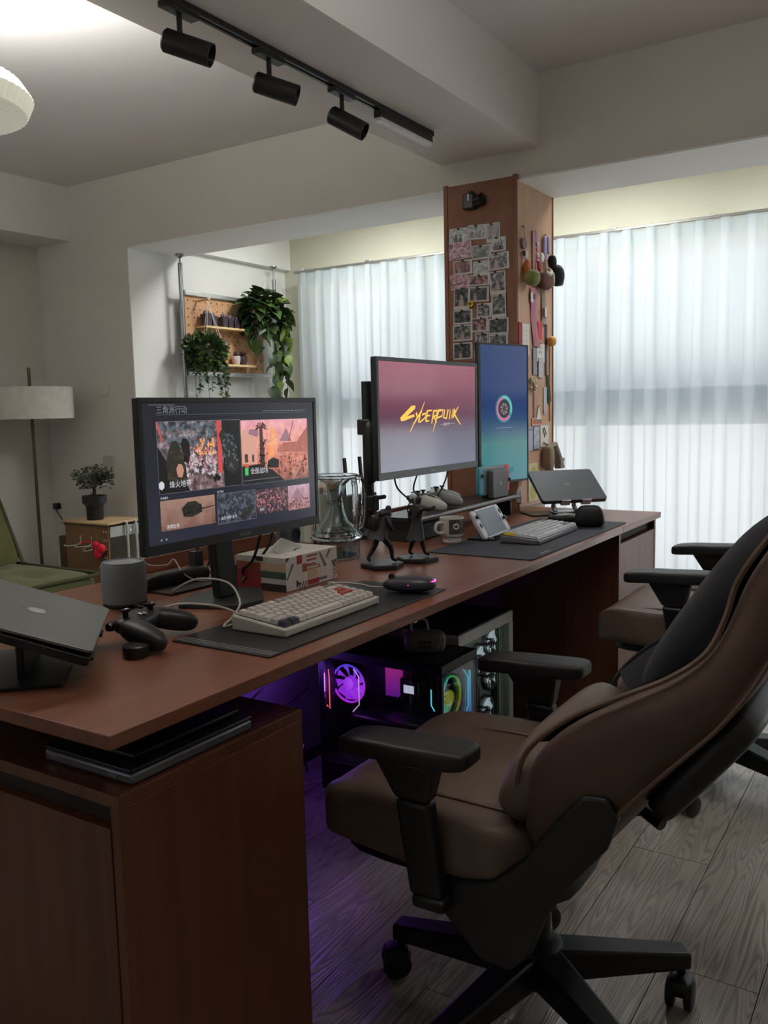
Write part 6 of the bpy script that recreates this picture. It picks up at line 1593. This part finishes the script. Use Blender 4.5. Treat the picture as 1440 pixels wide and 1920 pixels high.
def small_leaf_plant():
    t = thing('hanging_plant', 'bushy small leaf plant hanging at the left end of the pegboard', 'plant', (3.635, 3.480, 1.500))
    rnd = random.Random(4)
    hanging_pot(t, (0, 0, .03), .065, .09, mat('terracotta_grey_pot', (120, 116, 104), .6))
    def bush(n, fn, tones, name):
        for tone in tones:
            mb = MB()
            for k in range(n):
                p, d, L = fn(); d = d.normalized(); s_ = d.cross(Vector((rnd.uniform(-1, 1), rnd.uniform(-1, 1), rnd.uniform(-.4, 1)))).normalized(); up = s_.cross(d)
                w = L*.30
                v = [p, p+d*L*.45+s_*w+up*w*.25, p+d*L, p+d*L*.45-s_*w+up*w*.25, p+d*L*.5]
                mb.add(v, [(0, 1, 4), (1, 2, 4), (2, 3, 4), (3, 0, 4)])
            o = mb.build(name, M_leaf[tone], t, smooth=0); o['kind'] = 'stuff'
    def crown():
        a = rnd.uniform(0, 2*PI); e = rnd.uniform(-.9, 1); c = math.sqrt(1-e*e); r = rnd.uniform(.75, 1.0)
        r *= 1+.16*math.sin(3*a+1)*c+.14*math.sin(5*a+4*e); e2 = e if e < 0 else e*.78
        p = Vector((.120*r*c*math.cos(a), .088*r*c*math.sin(a), .005+.100*r*e2))
        return p, p+Vector((rnd.uniform(-.05, .05), rnd.uniform(-.05, .05), rnd.uniform(-.04, .07))), rnd.uniform(.028, .046)
    bush(420, crown, (0, 1), 'foliage'); bush(130, crown, (2,), 'pale_foliage')
    vm = mat('vine_stem', 0)
    for (x, y, l) in ((-.09, -.02, .19), (-.06, -.05, .24), (-.02, -.06, .18), (.03, -.06, .20), (.06, -.05, .27), (.09, -.03, .24), (.11, 0, .16), (-.10, .0, .24), (-.08, -.04, .13), (.0, -.065, .14), (.08, -.04, .15), (.115, -.01, .22)):
        pp = smoothpath([(x*.8, y, -.03), (x*1.05, y-.01, -.08), (x*1.1+rnd.uniform(-.02, .02), y-.01, -.03-l)], 8)
        MB().tube(pp, .0012, 5).build('runner', vm, t)
        def trail(): 
            q = pp[rnd.randrange(4, len(pp))]; return q, Vector((rnd.uniform(-1, 1), rnd.uniform(-1, .6), rnd.uniform(-.8, .3))), rnd.uniform(.020, .034)
        bush(13, trail, (0, 1), 'trailing_leaves')
small_leaf_plant()

# ================================================================ sofa corner at the left
M_green = mat('olive_corduroy', (84, 84, 40), .9, var=.12, vscale=14, bump=.3, bscale=120, sheen=.2)
M_green_dk = mat('olive_piping', (66, 70, 42), .9)
def sofa():
    t = thing('lounge_chair', 'olive green tufted floor lounge chair at the left edge', 'armchair', (2.20, 3.55, 0))
    # seat cushion X -.38..+.40, Y -.35..+.35 ; tufts
    def tuft(x, y, z):
        if z > 0:
            d = 0
            for tx in (-.19, .19):
                for ty in (-.16, .16): d += .035*math.exp(-((x-tx)**2+(y-ty)**2)/.006)
            z = z+.020*(1-(x/.4)**2)*(1-(y/.36)**2)-d
        return (x, y, z)
    s = MB().cush((.01, .0, .365), (.80, .72, .17), 7, 26, None, tuft).build('seat_cushion', M_green, t, smooth=60)
    e = [(-.385, -.352, .440), (.405, -.352, .440), (.405, .352, .440), (-.385, .352, .440), (-.385, -.352, .440)]
    MB().tube(e, .009, 8).build('piping', M_green_dk, s)
    MB().cush((.01, 0, .17), (.78, .70, .22), 7, 10).build('lower_cushion', M_green, t, smooth=60)
    MB().box(-.36, .38, -.33, .33, .012, .07).build('base_frame', mat('dark_frame', (28, 26, 22), .7), t, .004)
    for x in (-.33, .33):
        for y in (-.30, .30): MB().cyl((x, y, 0.0004), (x, y, .0125), .025, 16).build('foot', M_black, t)
    Mb = Matrix.Translation((.01, .215, .445)) @ Matrix.Rotation(R(-27), 4, 'X')
    b = MB().cush((0, .07, .25), (.80, .15, .52), 7, 20, Mb).build('back_cushion', M_green, t, smooth=60)
    q = [Mb @ Vector(p) for p in ((.384, .006, .005), (.384, .006, .492), (-.384, .006, .492))]
    MB().tube(q, .010, 8).build('piping', M_green_dk, b)
sofa()
def floor_lamp():
    t = thing('floor_lamp', 'floor lamp with a wide white drum shade on a thin brown pole', 'floor lamp', (2.920, 4.080, 0))
    br = mat('bronze_pole', (96, 78, 58), .4, .6)
    MB().lathe([(0, .0004), (.14, .0004), (.14, .012), (.02, .018), (0, .018)], 32).build('base', br, t)
    MB().cyl((0, 0, .018), (0, 0, 1.420), .0085, 14).build('pole', br, t)
    MB().lathe([(.214, 1.150), (.216, 1.150), (.216, 1.316), (.214, 1.316), (.214, 1.150)], 56).build('shade', mat('white_linen_shade', (206, 200, 192), .85, bump=.1, bscale=500), t)
    sp = MB()
    for k in range(3): a = R(120*k+20); sp.cyl((0, 0, 1.300), (.214*math.cos(a), .214*math.sin(a), 1.300), .003, 8)
    sp.build('shade_spider', br, t)
floor_lamp()
def cart():
    t = thing('side_cart', 'slim side cart with a wooden top and pegboard end beside the wall', 'cart', (2.955, 3.570, 0))
    top = [(-.02, -.02), (.03, -.025), (.09, -.005), (.13, -.012), (.235, -.012), (.235, .350), (-.02, .350)]
    MB().prism(top, .600, .612).build('top_board', wood('cart_top_wood', (196, 164, 120), (208, 178, 136), (20, 3, 20), .45), t, .004)
    bp = mat('tan_leather_board', (122, 92, 62), .7, var=.1); wm = mat('cart_pale_metal', (186, 190, 182), .45, .2)
    pb = MB().box(-.004, .004, -.003, .335, .10, .598).build('end_board', bp, t, .001)
    hl = MB()
    for i in range(10):
        for sx in (0, 1): hl.cbox((-.0045, .012+.018*sx, .16+.045*i), (.0008, .004, .010))
    hl.build('slots', M_paper, pb); pb.children[0]['kind'] = 'stuff'
    for z in (.535, .330, .120):
        b = MB(); b.box(.006, .225, -.008, -.004, z, z+.055); b.box(.006, .225, .330, .334, z, z+.055); b.box(.006, .225, -.004, .330, z, z+.004); b.box(.221, .225, -.004, .33, z, z+.055)
        b.build('tray', wm, t, .002)
    for x in (.105, .165): MB().tube(smoothpath([(x, -.016, .60), (x, -.022, .56), (x, -.022, .10), (x, -.012, .06)]), .007, 10).build('upright', wm, t)
    for z in (.56, .355): MB().cyl((.135, -.0085, z), (.135, -.013, z), .008, 14).build('bolt', M_chrome, t)
    for x in (.02, .21):
        for y in (.02, .31): MB().cyl((x, y, .0285), (x, y, .12), .008, 10).build('leg', wm, t); MB().cyl((x-.008, y, .0145), (x+.008, y, .0145), .0140, 16).build('wheel', M_black, t)
    pk = MB().tube(smoothpath([(-.005, .13, .535), (-.006, .128, .50), (-.030, .13, .488), (-.09, .14, .492), (-.10, .14, .500)]), .003, 6).build('wire_hook', mat('white_wire', (200, 200, 194), .4), t)
    MB().tube(smoothpath([(-.005, .215, .535), (-.006, .213, .50), (-.030, .215, .490), (-.09, .225, .492), (-.10, .225, .500)]), .003, 6).build('wire_hook', mat('white_wire', 0), t)
    MB().box(.012, .09, .340, .415, .10, .520).build('side_pocket', mat('brown_felt', (84, 62, 44), .9), t, .003)
    r = thing('red_toy', 'red heart shaped plush hanging on the side cart', 'toy', (2.925, 3.615, .47))
    rm = mat('bright_red_plush', (214, 28, 56), .7)
    Mh = Matrix.Rotation(R(20), 4, 'X')
    MB().cush((0, -.014, .018), (.036, .052, .050), 2.3, 8, Mh).cush((0, .022, .018), (.036, .046, .046), 2.3, 8, Mh).cush((0, .0, -.012), (.034, .050, .070), 2.1, 8, Mh).build('heart', rm, r, smooth=70)
    MB().tube(smoothpath([(0, .035, .02), (-.01, .08, .015), (-.012, .105, -.005), (-.012, .08, -.006), (-.008, .04, .004)]), .004, 6).build('strap', M_cable_w, r)
    MB().tube(smoothpath([(0, .02, .04), (-.004, .09, .042), (.0, .14, .025)]), .004, 6).build('red_cord', rm, r)
    p = thing('potted_plant', 'small dark bonsai plant in a black stepped pot on the cart', 'plant', (3.030, 3.755, .6125))
    MB().lathe([(0, .0004), (.042, .0004), (.044, .005), (.044, .070), (.052, .082), (.062, .090), (.062, .128), (.058, .128), (.056, .118), (0, .115)], 36).build('pot', mat('black_ceramic', (26, 27, 29), .4), p)
    bk = mat('dark_bark', (56, 46, 34), .8); tr = MB()
    tr.tube([(0, 0, .115), (.004, 0, .16), (.0, 0, .19)], [.010, .008, .006], 8); tr.build('trunk', bk, p)
    rnd = random.Random(13); br = MB()
    tips = []
    for k in range(14):
        a = rnd.uniform(0, 2*PI); e = rnd.uniform(.25, 1.2); L = rnd.uniform(.06, .105)
        q = Vector((L*math.cos(a)*math.cos(e), L*math.sin(a)*math.cos(e), .17+L*math.sin(e))); tips.append(q); br.tube([(0, 0, .165), tuple(q*.6+Vector((0, 0, .07))), tuple(q)], .0022, 5)
    br.build('branches', bk, p)['kind'] = 'stuff'
    lf = MB()
    for q in tips:
        for k in range(34):
            c = q+Vector((rnd.gauss(0, .020), rnd.gauss(0, .020), rnd.gauss(0, .016))); d = Vector((rnd.uniform(-1, 1), rnd.uniform(-1, 1), rnd.uniform(-.6, .8))).normalized(); s_ = d.orthogonal().normalized(); L = rnd.uniform(.018, .030)
            lf.add([c, c+d*L*.5+s_*L*.32, c+d*L, c+d*L*.5-s_*L*.32], [(0, 1, 2, 3)])
    o = lf.build('foliage', mat('dark_bonsai_leaf', (52, 56, 38), .6, var=.2), p, smooth=0); o['kind'] = 'stuff'
cart()
def wall_things():
    wp = mat('wall_plate_white', (176, 172, 164), .5)
    t = thing('light_switch', 'flat wall switch plate beside the opening to the balcony', 'switch', (BX0, 3.885, .878))
    MB().box(-.008, -.0004, -.042, .042, -.060, .060).build('plate', wp, t, .003); MB().box(-.010, -.0082, -.036, .036, -.052, .052).build('rocker', wp, t, .002)
    t = thing('thermostat', 'small flush wall plate with a dark lower edge high beside the opening', 'switch', (BX0, 3.875, 1.290))
    MB().box(-.008, -.0004, -.030, .030, -.022, .034).build('plate', M_wall, t, .003); MB().box(-.010, -.0082, -.026, .026, -.020, .030).build('rocker', M_wall, t, .002)
    t = thing('wall_plug', 'black plug in the wall socket with its cord hanging to the cart', 'plug', (BX0, 4.335, .640))
    MB().cbox((-.020, 0, 0), (.038, .036, .036)).build('plug', M_black, t, .006)
    MB().box(-.006, -.0004, -.04, .04, -.04, .04).build('socket_plate', M_wall, t, .003)
    MB().tube(smoothpath([(-.038, 0, -.006), (-.05, -.06, -.05), (-.07, -.20, -.16), (-.06, -.36, -.20), (-.02, -.45, -.28)]), .0035, 6).build('cord', M_black, t)
wall_things()

# ================================================================ track lights on the dropped beam
def track():
    Yt, Zt = 1.583, 2.14
    t = thing('light_track', 'long black lighting track fixed under the dropped beam', 'light track', (.4, Yt, Zt))
    MB().box(0, 2.439, -.013, -.004, -.016, 0).box(0, 2.439, .004, .013, -.016, 0).box(0, 2.439, -.004, .004, -.006, 0).build('rail', M_black, t, .001)
    MB().box(2.4395, 2.445, -.014, .014, -.017, 0).build('end_cap', M_black, t, .001)
    spots = [(1.612, -60, -20, 'black track spotlight nearest the camera'), (1.945, -58, -19, 'middle black track spotlight'), (2.290, -70, -30, 'farthest black track spotlight beside the linear track light')]
    for x, az, tilt, lab in spots:
        s = thing('track_spotlight', lab, 'spotlight', (x, Yt, Zt-.0165), group='black spotlights on the ceiling track')
        MB().box(-.055, .055, -.014, .014, -.016, -.0005).build('adapter', M_black, s, .002)
        MB().cyl((0, 0, -.0165), (0, 0, -.066), .007, 14).build('stem', M_black, s)
        M_ = Matrix.Translation((0, 0, -.086)) @ Matrix.Rotation(R(az), 4, 'Z') @ Matrix.Rotation(R(90-tilt), 4, 'Y')
        MB().lathe([(0, -.042), (.023, -.042), (.0275, -.037), (.0275, .080), (.0255, .080), (.0235, .063), (0, .060)], 36, M_).build('head', M_black, s)
        MB().lathe([(0, .0605), (.022, .0635), (0, .065)], 28, M_).build('lens', mat('dark_lens', (52, 52, 56), .15, .3), s)
    l = thing('linear_track_light', 'black linear light with a white diffuser at the far end of the track', 'linear light', (2.49, Yt, Zt-.0165))
    MB().box(0, .345, -.014, .014, -.024, -.0005).build('housing', M_black, l, .002)
    MB().box(.002, .343, -.0135, .0135, -.0350, -.0242).build('diffuser', mat('white_diffuser', (226, 226, 226), .5), l, .001)
track()
